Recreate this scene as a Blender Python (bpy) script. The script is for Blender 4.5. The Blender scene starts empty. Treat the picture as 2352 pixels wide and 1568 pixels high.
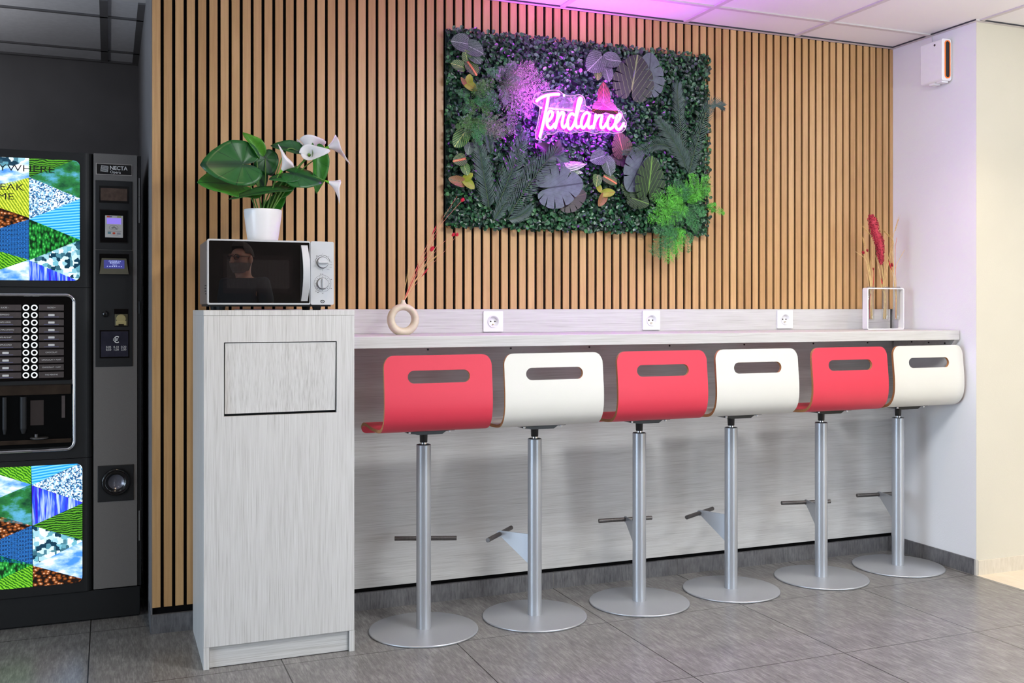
import bpy, bmesh, math, random
from mathutils import Vector, Matrix, Euler
random.seed(7)
SC = bpy.context.scene
COL = SC.collection
PI = math.pi

# ---------------------------------------------------------------- survey of the place
# Units: metres.  Wall with the wooden slats = plane Y=0, +X to the right, room at Y<0, floor Z=0.
YAW = math.radians(21.9); F_PX = 2305.0; EYE = (0.0, -4.0, 1.22); HORIZON = 709.0
SN, CS = math.sin(YAW), math.cos(YAW)
def ray(u, v):
    t = (u - 1176.0) / F_PX; w = -(v - HORIZON) / F_PX
    return (SN + CS * t, CS - SN * t, w)
def on_y(u, v, Y):                      # sighted point on the plane Y = const
    r = ray(u, v); k = (Y - EYE[1]) / r[1]
    return Vector((r[0] * k, Y, EYE[2] + r[2] * k))

# ---------------------------------------------------------------- mesh builder
class MB:
    def __init__(s):
        s.V = []; s.F = []; s.M = []; s.S = []; s.UV = {}
    def v(s, p, uv=None):
        s.V.append(tuple(p))
        if uv is not None: s.UV[len(s.V) - 1] = uv
        return len(s.V) - 1
    def f(s, idx, m=0, smooth=False):
        s.F.append(tuple(idx)); s.M.append(m); s.S.append(smooth)
    def box(s, x0, x1, y0, y1, z0, z1, m=0):
        a = [s.v(p) for p in ((x0,y0,z0),(x1,y0,z0),(x1,y1,z0),(x0,y1,z0),(x0,y0,z1),(x1,y0,z1),(x1,y1,z1),(x0,y1,z1))]
        for q in ((3,2,1,0),(4,5,6,7),(0,1,5,4),(1,2,6,5),(2,3,7,6),(3,0,4,7)):
            s.f([a[i] for i in q], m)
        return s
    def frame_of(s, d):
        d = Vector(d).normalized()
        up = Vector((0,0,1)) if abs(d.z) < 0.9 else Vector((1,0,0))
        a = up.cross(d).normalized(); b = d.cross(a)
        return a, b
    def cyl(s, p0, p1, r0, r1=None, n=24, m=0, caps=True, smooth=True):
        p0 = Vector(p0); p1 = Vector(p1); r1 = r0 if r1 is None else r1
        a, b = s.frame_of(p1 - p0)
        A = []; B = []
        for i in range(n):
            t = 2 * PI * i / n; w = a * math.cos(t) + b * math.sin(t)
            A.append(s.v(p0 + w * r0)); B.append(s.v(p1 + w * r1))
        for i in range(n):
            j = (i + 1) % n
            s.f((A[i], A[j], B[j], B[i]), m, smooth)
        if caps:
            for ring, p, r, flip in ((A, p0, r0, True), (B, p1, r1, False)):
                if r > 1e-6:
                    c = [s.v(s.V[k]) for k in ring]
                    s.f(c[::-1] if flip else c, m)
        return s
    def tube(s, pts, r, n=8, m=0, caps=True, closed=False, flat=1.0):
        pts = [Vector(p) for p in pts]; N = len(pts)
        R = r if isinstance(r, (list, tuple)) else [r] * N
        rings = []; prev = None
        for i, p in enumerate(pts):
            if closed: d = pts[(i + 1) % N] - pts[i - 1]
            else: d = pts[min(i + 1, N - 1)] - pts[max(i - 1, 0)]
            if d.length < 1e-9: d = Vector((0, 0, 1))
            d.normalize()
            if prev is None: a, b = s.frame_of(d)
            else:
                a = prev - d * prev.dot(d)
                if a.length < 1e-6: a, b = s.frame_of(d)
                a.normalize(); b = d.cross(a)
            prev = a
            rings.append([s.v(p + (a * math.cos(2*PI*k/n) + b * math.sin(2*PI*k/n) * flat) * R[i]) for k in range(n)])
        for i in range(N if closed else N - 1):
            A = rings[i]; B = rings[(i + 1) % N]
            for k in range(n):
                q = (k + 1) % n
                s.f((A[k], A[q], B[q], B[k]), m, True)
        if caps and not closed:
            s.f(rings[0][::-1], m); s.f(rings[-1], m)
        return s
    def lathe(s, prof, c=(0,0,0), n=32, m=0):
        c = Vector(c); rings = []
        for r, z in prof:
            rings.append([s.v(c + Vector((r*math.cos(2*PI*k/n), r*math.sin(2*PI*k/n), z))) for k in range(n)] if r > 1e-6 else [s.v(c + Vector((0,0,z)))])
        for A, B in zip(rings, rings[1:]):
            for k in range(n):
                q = (k + 1) % n
                if len(A) == 1 and len(B) == 1: continue
                if len(A) == 1: s.f((A[0], B[q], B[k]), m, True)
                elif len(B) == 1: s.f((A[k], A[q], B[0]), m, True)
                else: s.f((A[k], A[q], B[q], B[k]), m, True)
        return s
    def ball(s, c, r, n=8, m=0, axis=None):
        R = r if isinstance(r, (list, tuple)) else (r, r, r)
        c = Vector(c); h = max(4, n // 2 + 1)
        if axis is not None:
            az = Vector(axis).normalized(); ax, ay = s.frame_of(az)
        else: ax, ay, az = Vector((1,0,0)), Vector((0,1,0)), Vector((0,0,1))
        rings = []
        for i in range(h + 1):
            t = PI * i / h
            if i in (0, h): rings.append([s.v(c - az * R[2] * math.cos(t))])
            else: rings.append([s.v(c + ax*R[0]*math.sin(t)*math.cos(2*PI*k/n) + ay*R[1]*math.sin(t)*math.sin(2*PI*k/n) - az*R[2]*math.cos(t)) for k in range(n)])
        for A, B in zip(rings, rings[1:]):
            for k in range(n):
                q = (k + 1) % n
                if len(A) == 1: s.f((A[0], B[q], B[k]), m, True)
                elif len(B) == 1: s.f((A[k], A[q], B[0]), m, True)
                else: s.f((A[k], A[q], B[q], B[k]), m, True)
        return s
    def prism(s, poly, fn, c0, c1, m=0, side_m=None, smooth=False):
        """extrude a 2-D outline; fn(a, b, c) gives the point in space"""
        side_m = m if side_m is None else side_m
        A = [s.v(fn(a, b, c0)) for a, b in poly]; B = [s.v(fn(a, b, c1)) for a, b in poly]
        s.f(A, m); s.f(B[::-1], m)
        A2 = [s.v(s.V[i]) for i in A]; B2 = [s.v(s.V[i]) for i in B]
        n = len(poly)
        for i in range(n):
            j = (i + 1) % n
            s.f((A2[j], A2[i], B2[i], B2[j]), side_m, smooth)
        return s
    def ring_prism(s, outer, inner, fn, c0, c1, m=0):
        """plate with a hole; both outlines hold the same number of points"""
        n = len(outer)
        for c, flip in ((c0, False), (c1, True)):
            O = [s.v(fn(a, b, c)) for a, b in outer]; I = [s.v(fn(a, b, c)) for a, b in inner]
            for i in range(n):
                j = (i + 1) % n
                q = (O[i], O[j], I[j], I[i]); s.f(q[::-1] if flip else q, m)
        for loop, flip in ((outer, True), (inner, False)):
            A = [s.v(fn(a, b, c0)) for a, b in loop]; B = [s.v(fn(a, b, c1)) for a, b in loop]
            for i in range(n):
                j = (i + 1) % n
                q = (A[i], A[j], B[j], B[i]); s.f(q[::-1] if flip else q, m)
        return s
    def build(s, name, mats, parent=None, bevel=0.0, seg=2, origin=None):
        off = Vector(origin) if origin is not None else root_loc(parent)
        me = bpy.data.meshes.new(name)
        me.from_pydata([(x - off.x, y - off.y, z - off.z) for x, y, z in s.V], [], s.F)
        if not isinstance(mats, (list, tuple)): mats = [mats]
        for mt in mats: me.materials.append(mt)
        me.polygons.foreach_set('material_index', s.M)
        me.polygons.foreach_set('use_smooth', s.S)
        if s.UV:
            uvl = me.uv_layers.new(name='UVMap')
            for lp in me.loops: uvl.data[lp.index].uv = s.UV.get(lp.vertex_index, (0, 0))
        me.update()
        o = bpy.data.objects.new(name, me); COL.objects.link(o)
        if parent is not None: o.parent = parent
        elif origin is not None: o.location = off
        if bevel > 0:
            b = o.modifiers.new('Bevel', 'BEVEL'); b.width = bevel; b.segments = seg
            b.limit_method = 'ANGLE'; b.angle_limit = math.radians(40)
        return o

def root_loc(p):
    if p is None: return Vector((0, 0, 0))
    l = Vector((0, 0, 0))
    while p is not None:
        l += Vector(p.location); p = p.parent
    return l

def tag(o, label=None, cat=None, group=None, kind=None):
    if label: o['label'] = label
    if cat: o['category'] = cat
    if group: o['group'] = group
    if kind: o['kind'] = kind
    return o
def thing(name, loc, label, cat, group=None, rz=0.0):
    o = bpy.data.objects.new(name, None); COL.objects.link(o)
    o.empty_display_size = 0.05
    o.location = loc; o.rotation_euler = (0, 0, rz)
    return tag(o, label, cat, group)
def struct(name, mb, mats, label, bevel=0.0):
    o = mb.build(name, mats, None, bevel); return tag(o, label, 'setting', kind='structure')

def rrect(x0, x1, z0, z1, r, n=5):
    pts = []
    for cx, cz, a0 in ((x1 - r, z1 - r, 0), (x0 + r, z1 - r, 90), (x0 + r, z0 + r, 180), (x1 - r, z0 + r, 270)):
        for i in range(n + 1):
            a = math.radians(a0 + 90 * i / n); pts.append((cx + r * math.cos(a), cz + r * math.sin(a)))
    return pts
XZ = lambda a, b, c: (a, c, b)          # outline in X,Z extruded along Y
XY = lambda a, b, c: (a, b, c)
YZ = lambda a, b, c: (c, a, b)

def text(body, size, mat, parent, x, y, z, name='lettering', align='CENTER', sx=1.0, offset=0.0, depth=0.0004, shear=0.0):
    """raised lettering that faces -Y, centred on (x, z) of the plane y"""
    cu = bpy.data.curves.new(name, 'FONT'); cu.body = body; cu.size = size; cu.align_x = align; cu.align_y = 'CENTER'
    cu.offset = offset; cu.extrude = depth; cu.shear = shear; cu.resolution_u = 4
    tmp = bpy.data.objects.new('tmp', cu); COL.objects.link(tmp)
    dg = bpy.context.evaluated_depsgraph_get(); dg.update()
    me = bpy.data.meshes.new_from_object(tmp.evaluated_get(dg), depsgraph=dg)
    bpy.data.objects.remove(tmp); bpy.data.curves.remove(cu)
    off = root_loc(parent)
    for vt in me.vertices:
        c = vt.co; vt.co = Vector((x + c.x * sx - off.x, y - c.z - off.y, z + c.y - off.z))
    me.materials.clear(); me.materials.append(mat); me.name = name
    o = bpy.data.objects.new(name, me); COL.objects.link(o); o.parent = parent
    return o

# ---------------------------------------------------------------- materials
def lin(r, g, b):
    f = lambda c: (c/255/12.92) if c/255 <= 0.04045 else ((c/255 + 0.055)/1.055) ** 2.4
    return (f(r), f(g), f(b), 1.0)
class NT:
    def __init__(s, name):
        s.mat = bpy.data.materials.new(name); s.mat.use_nodes = True
        s.t = s.mat.node_tree; s.b = s.t.nodes['Principled BSDF']; s.out = s.t.nodes['Material Output']
    def n(s, typ, **kw):
        nd = s.t.nodes.new(typ)
        for k, v in kw.items(): setattr(nd, k, v)
        return nd
    def l(s, a, b): s.t.links.new(a, b); return s
    def math(s, op, a, b=None, c=None, clamp=False):
        nd = s.n('ShaderNodeMath', operation=op); nd.use_clamp = clamp
        for i, x in enumerate((a, b, c)):
            if x is None: continue
            if isinstance(x, (int, float)): nd.inputs[i].default_value = x
            else: s.l(x, nd.inputs[i])
        return nd.outputs[0]
    def pos(s, scale=(1,1,1)):
        g = s.n('ShaderNodeNewGeometry'); mp = s.n('ShaderNodeMapping'); mp.inputs['Scale'].default_value = scale
        s.l(g.outputs['Position'], mp.inputs['Vector']); return mp.outputs[0]
    def xyz(s):
        g = s.n('ShaderNodeNewGeometry'); sp = s.n('ShaderNodeSeparateXYZ'); s.l(g.outputs['Position'], sp.inputs[0]); return sp.outputs
    def noise(s, vec, scale, detail=3, rough=0.55):
        nd = s.n('ShaderNodeTexNoise'); nd.inputs['Scale'].default_value = scale; nd.inputs['Detail'].default_value = detail
        nd.inputs['Roughness'].default_value = rough
        if vec is not None: s.l(vec, nd.inputs['Vector'])
        return nd.outputs['Fac']
    def ramp(s, fac, stops, interp='LINEAR'):
        nd = s.n('ShaderNodeValToRGB'); e = nd.color_ramp; e.interpolation = interp
        e.elements[0].position, e.elements[0].color = stops[0]; e.elements[1].position, e.elements[1].color = stops[1]
        for p, c in stops[2:]:
            k = e.elements.new(p); k.color = c
        s.l(fac, nd.inputs[0]); return nd.outputs[0]
    def mix(s, fac, a, b, blend='MIX'):
        nd = s.n('ShaderNodeMix', data_type='RGBA', blend_type=blend)
        for sock, x in ((nd.inputs['Factor'], fac), (nd.inputs['A'], a), (nd.inputs['B'], b)):
            if isinstance(x, (int, float)): sock.default_value = x
            elif isinstance(x, tuple): sock.default_value = x
            else: s.l(x, sock)
        return nd.outputs['Result']
    def base(s, c): 
        if isinstance(c, tuple): s.b.inputs['Base Color'].default_value = c
        else: s.l(c, s.b.inputs['Base Color'])
        return s
    def set(s, rough=None, metal=None, spec=None, **kw):
        if rough is not None: s.b.inputs['Roughness'].default_value = rough
        if metal is not None: s.b.inputs['Metallic'].default_value = metal
        if spec is not None: s.b.inputs['Specular IOR Level'].default_value = spec
        for k, v in kw.items(): s.b.inputs[k.replace('_', ' ')].default_value = v
        return s
    def bump(s, h, dist=0.001, strength=0.5):
        nd = s.n('ShaderNodeBump'); nd.inputs['Distance'].default_value = dist; nd.inputs['Strength'].default_value = strength
        s.l(h, nd.inputs['Height']); s.l(nd.outputs[0], s.b.inputs['Normal']); return s

def plain(name, rgb, rough=0.5, metal=0.0, spec=0.5, var=0.04, scale=40.0, **kw):
    """one colour with a slight procedural mottling"""
    t = NT(name); c = lin(*rgb)
    n = t.noise(t.pos(), scale, 2)
    lo = tuple(max(0, x * (1 - var)) for x in c[:3]) + (1,); hi = tuple(min(1, x * (1 + var)) for x in c[:3]) + (1,)
    t.base(t.ramp(n, [(0.3, lo), (0.7, hi)])).set(rough, metal, spec, **kw)
    return t.mat
def glow(name, color, strength):
    t = NT(name); t.base((0, 0, 0, 1)); t.set(0.6)
    if isinstance(color, tuple): t.b.inputs['Emission Color'].default_value = color
    else: t.l(color, t.b.inputs['Emission Color'])
    t.b.inputs['Emission Strength'].default_value = strength
    return t.mat

# wooden slats: every slat its own tone, long grain
def mk_slat():
    t = NT('oak_slat'); X = t.xyz()
    idx = t.math('FLOOR', t.math('DIVIDE', t.math('SUBTRACT', X[0], 0.1456), 0.0414))
    wn = t.n('ShaderNodeTexWhiteNoise', noise_dimensions='1D'); t.l(idx, wn.inputs['W'])
    mp = t.n('ShaderNodeCombineXYZ')
    t.l(t.math('ADD', X[0], t.math('MULTIPLY', idx, 1.37)), mp.inputs[0]); t.l(X[1], mp.inputs[1]); t.l(t.math('MULTIPLY', X[2], 0.045), mp.inputs[2])
    g = t.noise(mp.outputs[0], 95, 5, 0.6)
    mp2 = t.n('ShaderNodeCombineXYZ')
    t.l(t.math('ADD', X[0], t.math('MULTIPLY', idx, 2.11)), mp2.inputs[0]); t.l(t.math('MULTIPLY', X[2], 0.4), mp2.inputs[2])
    g2 = t.noise(mp2.outputs[0], 7, 3)
    mp3 = t.n('ShaderNodeCombineXYZ')
    t.l(t.math('ADD', t.math('MULTIPLY', X[0], .6), t.math('MULTIPLY', idx, 0.7)), mp3.inputs[0]); t.l(X[2], mp3.inputs[2])
    g3 = t.noise(mp3.outputs[0], 420, 2)
    v = t.math('ADD', t.math('MULTIPLY', g, 0.45), t.math('ADD', t.math('MULTIPLY', g2, 0.3), t.math('ADD', t.math('MULTIPLY', wn.outputs['Value'], 0.22), t.math('MULTIPLY', g3, 0.12))))
    c = t.ramp(v, [(0.30, lin(173, 130, 81)), (0.80, lin(222, 181, 128)), (0.55, lin(199, 156, 104))])
    t.base(c).set(0.40, 0, 0.5).bump(g, 0.0006, 0.35)
    return t.mat
M_SLAT = mk_slat()
M_FELT = plain('black_felt', (16, 15, 16), 0.95, var=0.5, scale=600, spec=0.1)

def mk_pine(name, along, tone=1.0, contrast=1.0):
    """whitewashed pine laminate, grain running along 'x', 'y' or 'z'"""
    t = NT(name); k = {'x': (0.022, 1, 1), 'y': (1, 0.022, 1), 'z': (1, 1, 0.022)}[along]
    k2 = {'x': (0.008, 1, 1), 'y': (1, 0.008, 1), 'z': (1, 1, 0.008)}[along]
    a = t.noise(t.pos(k), 230, 4, 0.6); b = t.noise(t.pos(k2), 800, 2); c = t.noise(t.pos(k2), 40, 3)
    v = t.math('ADD', t.math('MULTIPLY', a, 0.30), t.math('ADD', t.math('MULTIPLY', b, 0.52), t.math('MULTIPLY', c, 0.18)))
    def q(r, g, bb): return lin(*(min(255, x * tone) for x in (r, g, bb)))
    d = 20 * contrast
    col = t.ramp(v, [(0.36, q(214 - d, 212 - d, 208 - d)), (0.60, q(230, 229, 227)), (0.47, q(217, 215, 212))])
    t.base(col).set(0.42, 0, 0.4).bump(v, 0.0005, 0.4)
    return t.mat
M_PINE_V = mk_pine('whitewashed_pine_upright', 'z', 0.955, 1.4)
M_PINE_H = mk_pine('whitewashed_pine_level', 'x', 0.93, 1.05)
M_PINE_TOP = mk_pine('worktop_pine', 'x', 0.92, 1.2)

def mk_tile(name, c0, c1, c2, grout, gx, gy, pitch, rough):
    t = NT(name); X = t.xyz()
    n1 = t.noise(t.pos((1.0, 0.16, 1.0)), 70, 4, 0.7); n2 = t.noise(t.pos(), 9, 3)
    n3 = t.noise(t.pos((1.0, 0.1, 1.0)), 230, 2)
    v = t.math('ADD', t.math('MULTIPLY', n1, 0.5), t.math('ADD', t.math('MULTIPLY', n2, 0.22), t.math('MULTIPLY', n3, 0.28)))
    col = t.ramp(v, [(0.32, c0), (0.68, c2), (0.5, c1)])
    fx = t.math('FRACT', t.math('DIVIDE', t.math('SUBTRACT', X[0], gx - 0.0015 - 62 * pitch), pitch))
    fy = t.math('FRACT', t.math('DIVIDE', t.math('SUBTRACT', X[1], gy - 0.0015 - 62 * pitch), pitch))
    line = t.math('MAXIMUM', t.math('LESS_THAN', fx, 0.0042 / pitch), t.math('LESS_THAN', fy, 0.0034 / pitch))
    t.base(t.mix(line, col, grout)).set(rough, 0, 0.5)
    t.bump(t.math('SUBTRACT', t.math('MULTIPLY', n3, 0.25), line), 0.0006, 0.3)
    return t.mat
M_TILE = mk_tile('grey_floor_tile', lin(88, 87, 85), lin(117, 115, 113), lin(149, 147, 144), lin(44, 40, 38), 3.043, -0.515, 0.6215, 0.27)
M_TILE_BEIGE = mk_tile('beige_floor_tile', lin(214, 198, 172), lin(224, 209, 184), lin(232, 220, 198), lin(180, 160, 130), 4.6, -0.9, 0.62, 0.35)
def mk_skirt(name, c0, c1):
    t = NT(name); n = t.noise(t.pos((1, 1, 0.15)), 130, 4, 0.7); m2 = t.noise(t.pos(), 12, 2)
    t.base(t.ramp(t.math('ADD', t.math('MULTIPLY', n, .7), t.math('MULTIPLY', m2, .3)), [(0.35, c0), (0.65, c1)])).set(0.5)
    return t.mat
M_SKIRT = mk_skirt('grey_skirting_tile', lin(74, 73, 76), lin(118, 117, 118))
M_SKIRT_BEIGE = mk_skirt('beige_skirting_tile', lin(206, 196, 178), lin(222, 213, 197))
M_GROUT = plain('grout', (190, 186, 178), 0.9)
def mk_plaster(name, rgb, rough=0.85):
    t = NT(name); n = t.noise(t.pos(), 160, 3); c = lin(*rgb)
    t.base(t.ramp(t.noise(t.pos(), 3, 2), [(0.3, tuple(x * 0.97 for x in c[:3]) + (1,)), (0.7, c)])).set(rough, 0, 0.3).bump(n, 0.0012, 0.35)
    return t.mat
M_WALL = mk_plaster('white_plaster', (236, 236, 238))
M_WALL_BEIGE = mk_plaster('cream_plaster', (214, 208, 192))
M_WALL_DARK = mk_plaster('dark_lobby_wall', (74, 64, 58))
M_WALL_ROOM = mk_plaster('room_plaster', (214, 212, 210))
M_ALCOVE = plain('charcoal_paint', (122, 120, 122), 0.5, var=0.08, scale=4)
M_CEIL = mk_plaster('ceiling_tile_white', (238, 236, 236), 0.9)
M_CEIL_BAR = plain('ceiling_bar', (206, 200, 200), 0.6)
M_CEIL_DARK = plain('alcove_ceiling_tile', (232, 232, 236), 0.8)
M_CEIL_BAR_DARK = plain('alcove_ceiling_bar', (112, 110, 112), 0.6)
M_SHADOWGAP = plain('dark_joint', (60, 60, 66), 0.8)

M_RED = plain('red_laminate', (216, 57, 77), 0.42, var=0.03, scale=900, spec=0.45)
M_CREAM = plain('white_laminate', (222, 220, 212), 0.42, var=0.02, scale=900, spec=0.45)
M_PLY = plain('plywood_edge', (176, 124, 78), 0.6, var=0.25, scale=300)
def mk_steel():
    t = NT('silver_painted_steel'); n = t.noise(t.pos(), 900, 2)
    t.base(t.ramp(n, [(0.3, lin(180, 183, 188)), (0.7, lin(188, 191, 196))])).set(0.36, 0.6, 0.5)
    return t.mat
M_STEEL = mk_steel()
M_DARKSTEEL = plain('worn_dark_steel', (104, 100, 98), 0.42, 0.8, var=0.15, scale=120)
M_CHROME = plain('chrome', (225, 225, 228), 0.12, 1.0, var=0.01)
M_BLACK = plain('black_plastic', (18, 18, 19), 0.35, var=0.1)
M_BLACK_MATT = plain('black_matt_plastic', (30, 30, 31), 0.6, var=0.1, scale=300)
M_SCREW = plain('dark_screw', (52, 46, 46), 0.4, 0.7)
M_WHITE_PL = plain('white_plastic', (240, 240, 242), 0.3, var=0.01)
M_HOLE = plain('dark_hole', (40, 24, 16), 0.8)
M_BRASS = plain('brass_pin', (190, 170, 140), 0.3, 0.9)
M_SILVER = plain('silver_plastic', (200, 201, 203), 0.38, 0.35, var=0.02, scale=500)
M_CAVITY = plain('oven_side', (128, 122, 120), 0.45, 0.4)

# ================================================================ THE SETTING
ZC = 2.537                               # ceiling height
XL, XR = 0.152, 3.690                    # ends of the slatted wall
YB = -0.526                              # front of the jutting right wall
b = MB(); b.box(-7, 3.687, -9, 0.0, -0.06, 0.0, 0); b.box(-7, XL, 0.0, 1.9, -0.06, 0.0, 0)
b.box(3.687, 8, -9, YB, -0.06, 0.0, 1)
b.box(XL, 3.9, 0.0, 0.2, -0.06, 0.0, 0)
struct('floor', b, [M_TILE, M_TILE_BEIGE], 'grey stone-look floor tiles, cream tiles beyond the right wall')
b = MB(); b.box(-7, 8, -9, 0.62, ZC + 0.004, ZC + 0.06, 0); b.box(-7, XL + 0.2, 0.62, 1.9, ZC + 0.004, ZC + 0.06, 1)
struct('ceiling', b, [M_CEIL, M_CEIL_DARK], 'white suspended ceiling tiles')
b = MB(); p = 0.6215
for i in range(-4, 8):                   # bars square to the slatted wall
    x = 3.08 + (i - 3) * p - 3 * 0
    if x < 7.9: b.box(x - 0.012, x + 0.012, -8.9, 0.0, ZC - 0.002, ZC + 0.004)
for j in range(0, 14):
    y = -0.262 - j * p
    b.box(-7, XR if y > YB else 8, y - 0.012, y + 0.012, ZC - 0.0021, ZC + 0.004)
b.box(XL, XR, -0.022, 0.0, ZC - 0.003, ZC + 0.004)
b.box(XR - 0.022, XR, YB - 0.02, -0.022, ZC - 0.003, ZC + 0.004); b.box(XR, 8, YB - 0.022, YB, ZC - 0.003, ZC + 0.004)
b.box(XR - 0.0234, XR - 0.0221, YB - 0.02, -0.022, ZC - 0.0028, ZC + 0.0045, 1); b.box(XR, 8, YB - 0.0232, YB - 0.0221, ZC - 0.0028, ZC + 0.0045, 1); b.box(XL, XR - 0.0245, -0.0230, -0.0221, ZC - 0.0028, ZC + 0.0045, 1)
struct('trim_1', b, [M_CEIL_BAR, M_SHADOWGAP], 'white ceiling grid bars')
b = MB()
for y in (0.885, 1.53): b.box(-1.5, XL, y - 0.009, y + 0.009, ZC - 0.004, ZC + 0.004)
for x in (-0.655, -0.020, 0.135): b.box(x - 0.017, x + 0.017, 0.62, 1.78, ZC - 0.004, ZC + 0.004)
b.box(-1.5, XL, 1.755, 1.78, ZC - 0.006, ZC + 0.004)
struct('trim_2', b, M_CEIL_BAR_DARK, 'dark ceiling grid bars over the vending alcove')

b = MB(); b.box(XL + 0.0005, 3.9, 0.012, 0.2, 0, ZC + 0.004)
b.box(XL + 0.0005, XR, 0.0115, 0.0125, 0.0, ZC)
struct('wall_back', b, M_FELT, 'black felt backing behind the wooden slats')
b = MB(); n_slat = 86; pitch = 0.0414
for i in range(n_slat):
    x0 = XL + i * pitch; x1 = min(x0 + 0.0293, XR - 0.001)
    if x1 - x0 < 0.006: continue
    lo = 0.097 if i < 8 else 1.2185
    b.box(x0, x1, 0.0, 0.0115, lo, ZC - 0.004)
struct('wall_back_slats', b, M_SLAT, 'upright oak slats of the back wall')
b = MB(); b.box(XL + 0.3, XR - 0.002, -0.004, 0.0085, 0.088, 1.075)
b.box(XL + 0.3, 3.664, -0.010, 0.0085, 1.119, 1.218)
struct('trim_3', b, M_PINE_H, 'pale horizontal-grain pine boarding of the lower back wall', 0.0012)
b = MB()
edges = [XL - 0.006, 0.56, 1.181, 1.8010, 2.4237, 3.0400, 3.655, XR - 0.001]
for x0, x1 in zip(edges, edges[1:]): b.box(x0 + 0.0011, x1 - 0.0011, -0.006, 0.0085, 0.0, 0.070)
b.box(XL - 0.006, XL + 0.0005, 0.0085, 0.2, 0.0, 0.070)
b.box(XL, XR - 0.002, -0.0035, 0.009, 0.0, 0.069, 1)
struct('baseboard_back', b, [M_SKIRT, M_GROUT], 'grey tile skirting below the back wall')
b = MB(); b.box(XL - 0.004, XL + 0.0005, 0.003, 0.2, 0.07, ZC); b.box(XL - 0.004, XL + 0.0005, 0.2, 1.78, 0, ZC)
struct('wall_alcove_right', b, M_ALCOVE, 'dark side wall of the vending alcove')
b = MB(); b.box(-1.6, 0.3, 1.78, 1.9, 0, ZC + 0.004); b.box(-1.7, -1.5, 0.0, 1.9, 0, ZC + 0.004)
struct('wall_alcove_back', b, M_ALCOVE, 'dark charcoal back wall above the vending machine')
b = MB(); b.box(XR, XR + 0.012, YB, 0.2, 0.0, ZC + 0.004, 0); b.box(XR + 0.012, 8, YB, YB + 0.1, 0.0, ZC + 0.004, 1)
b.box(XR, XR + 0.0121, YB - 0.0005, YB, 0.072, ZC + 0.004, 1)
struct('wall_right', b, [M_WALL, M_WALL_BEIGE], 'white plaster wall at the right end of the counter')
b = MB(); b.box(XR - 0.008, XR, YB + 0.004, -0.001, 0.0, 0.072, 0)
b.box(XR + 0.006, 8, YB - 0.009, YB, 0.0, 0.066, 1)
b.box(XR - 0.0081, XR + 0.006, YB - 0.006, YB + 0.004, 0.0, 0.0715, 2)
struct('baseboard_right', b, [M_SKIRT, M_SKIRT_BEIGE, M_GROUT], 'grey and cream tile skirting around the right wall corner')
# the rest of the room, seen only in reflections
b = MB(); b.box(-7.1, -7, -9, 1.9, 0, ZC + 0.004); struct('wall_left', b, M_WALL_ROOM, 'left wall of the lobby, out of view')
b = MB(); b.box(-7, 8, -9.1, -9, 0, ZC + 0.004); struct('wall_front', b, M_WALL_DARK, 'lobby wall behind the viewer')
b = MB(); b.box(8, 8.1, -9, 0, 0, ZC + 0.004); struct('wall_far_right', b, M_WALL_BEIGE, 'far right lobby wall, out of view')
b = MB(); b.box(-7, -1.5, 0.0, 0.1, 0, ZC + 0.004); struct('wall_back_left', b, M_WALL_ROOM, 'back wall left of the vending alcove')

# ================================================================ COUNTER
CT, CB, CF = 1.119, 1.076, -0.436
t = thing('counter', (2.25, -0.2, 1.076), 'long pale pine wall counter above the bar stools', 'counter')
b = MB(); b.box(0.8155, XR - 0.008, CF, -0.0105, CB, CT); b.build('worktop', M_PINE_TOP, t, 0.0015)
b = MB(); b.box(0.8155, 3.655, -0.030, -0.0045, 1.036, CB - 0.0005); b.build('wall_cleat', M_PINE_H, t, 0.001)
b = MB()
b.prism([(-0.035, 1.036), (-0.40, 1.040), (-0.428, CB - 0.0005), (-0.035, CB - 0.0005)], YZ, XR - 0.030, XR - 0.0005)
b.build('end_cleat', M_PINE_H, t)
for x in (1.222, 1.590, 1.962, 2.368, 2.772, 3.170, 3.5):
    b = MB(); b.cyl((x, -0.0305, 1.052), (x, -0.0325, 1.052), 0.0042, n=10); b.cyl((x, -0.0325, 1.052), (x, -0.0327, 1.052), 0.0020, n=6)
    b.build('screw', M_SCREW, t)
for y in (-0.16, -0.27, -0.37):
    b = MB(); b.cyl((XR - 0.0305, y, 1.058), (XR - 0.0325, y, 1.058), 0.0042, n=10); b.build('screw', M_SCREW, t)

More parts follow.
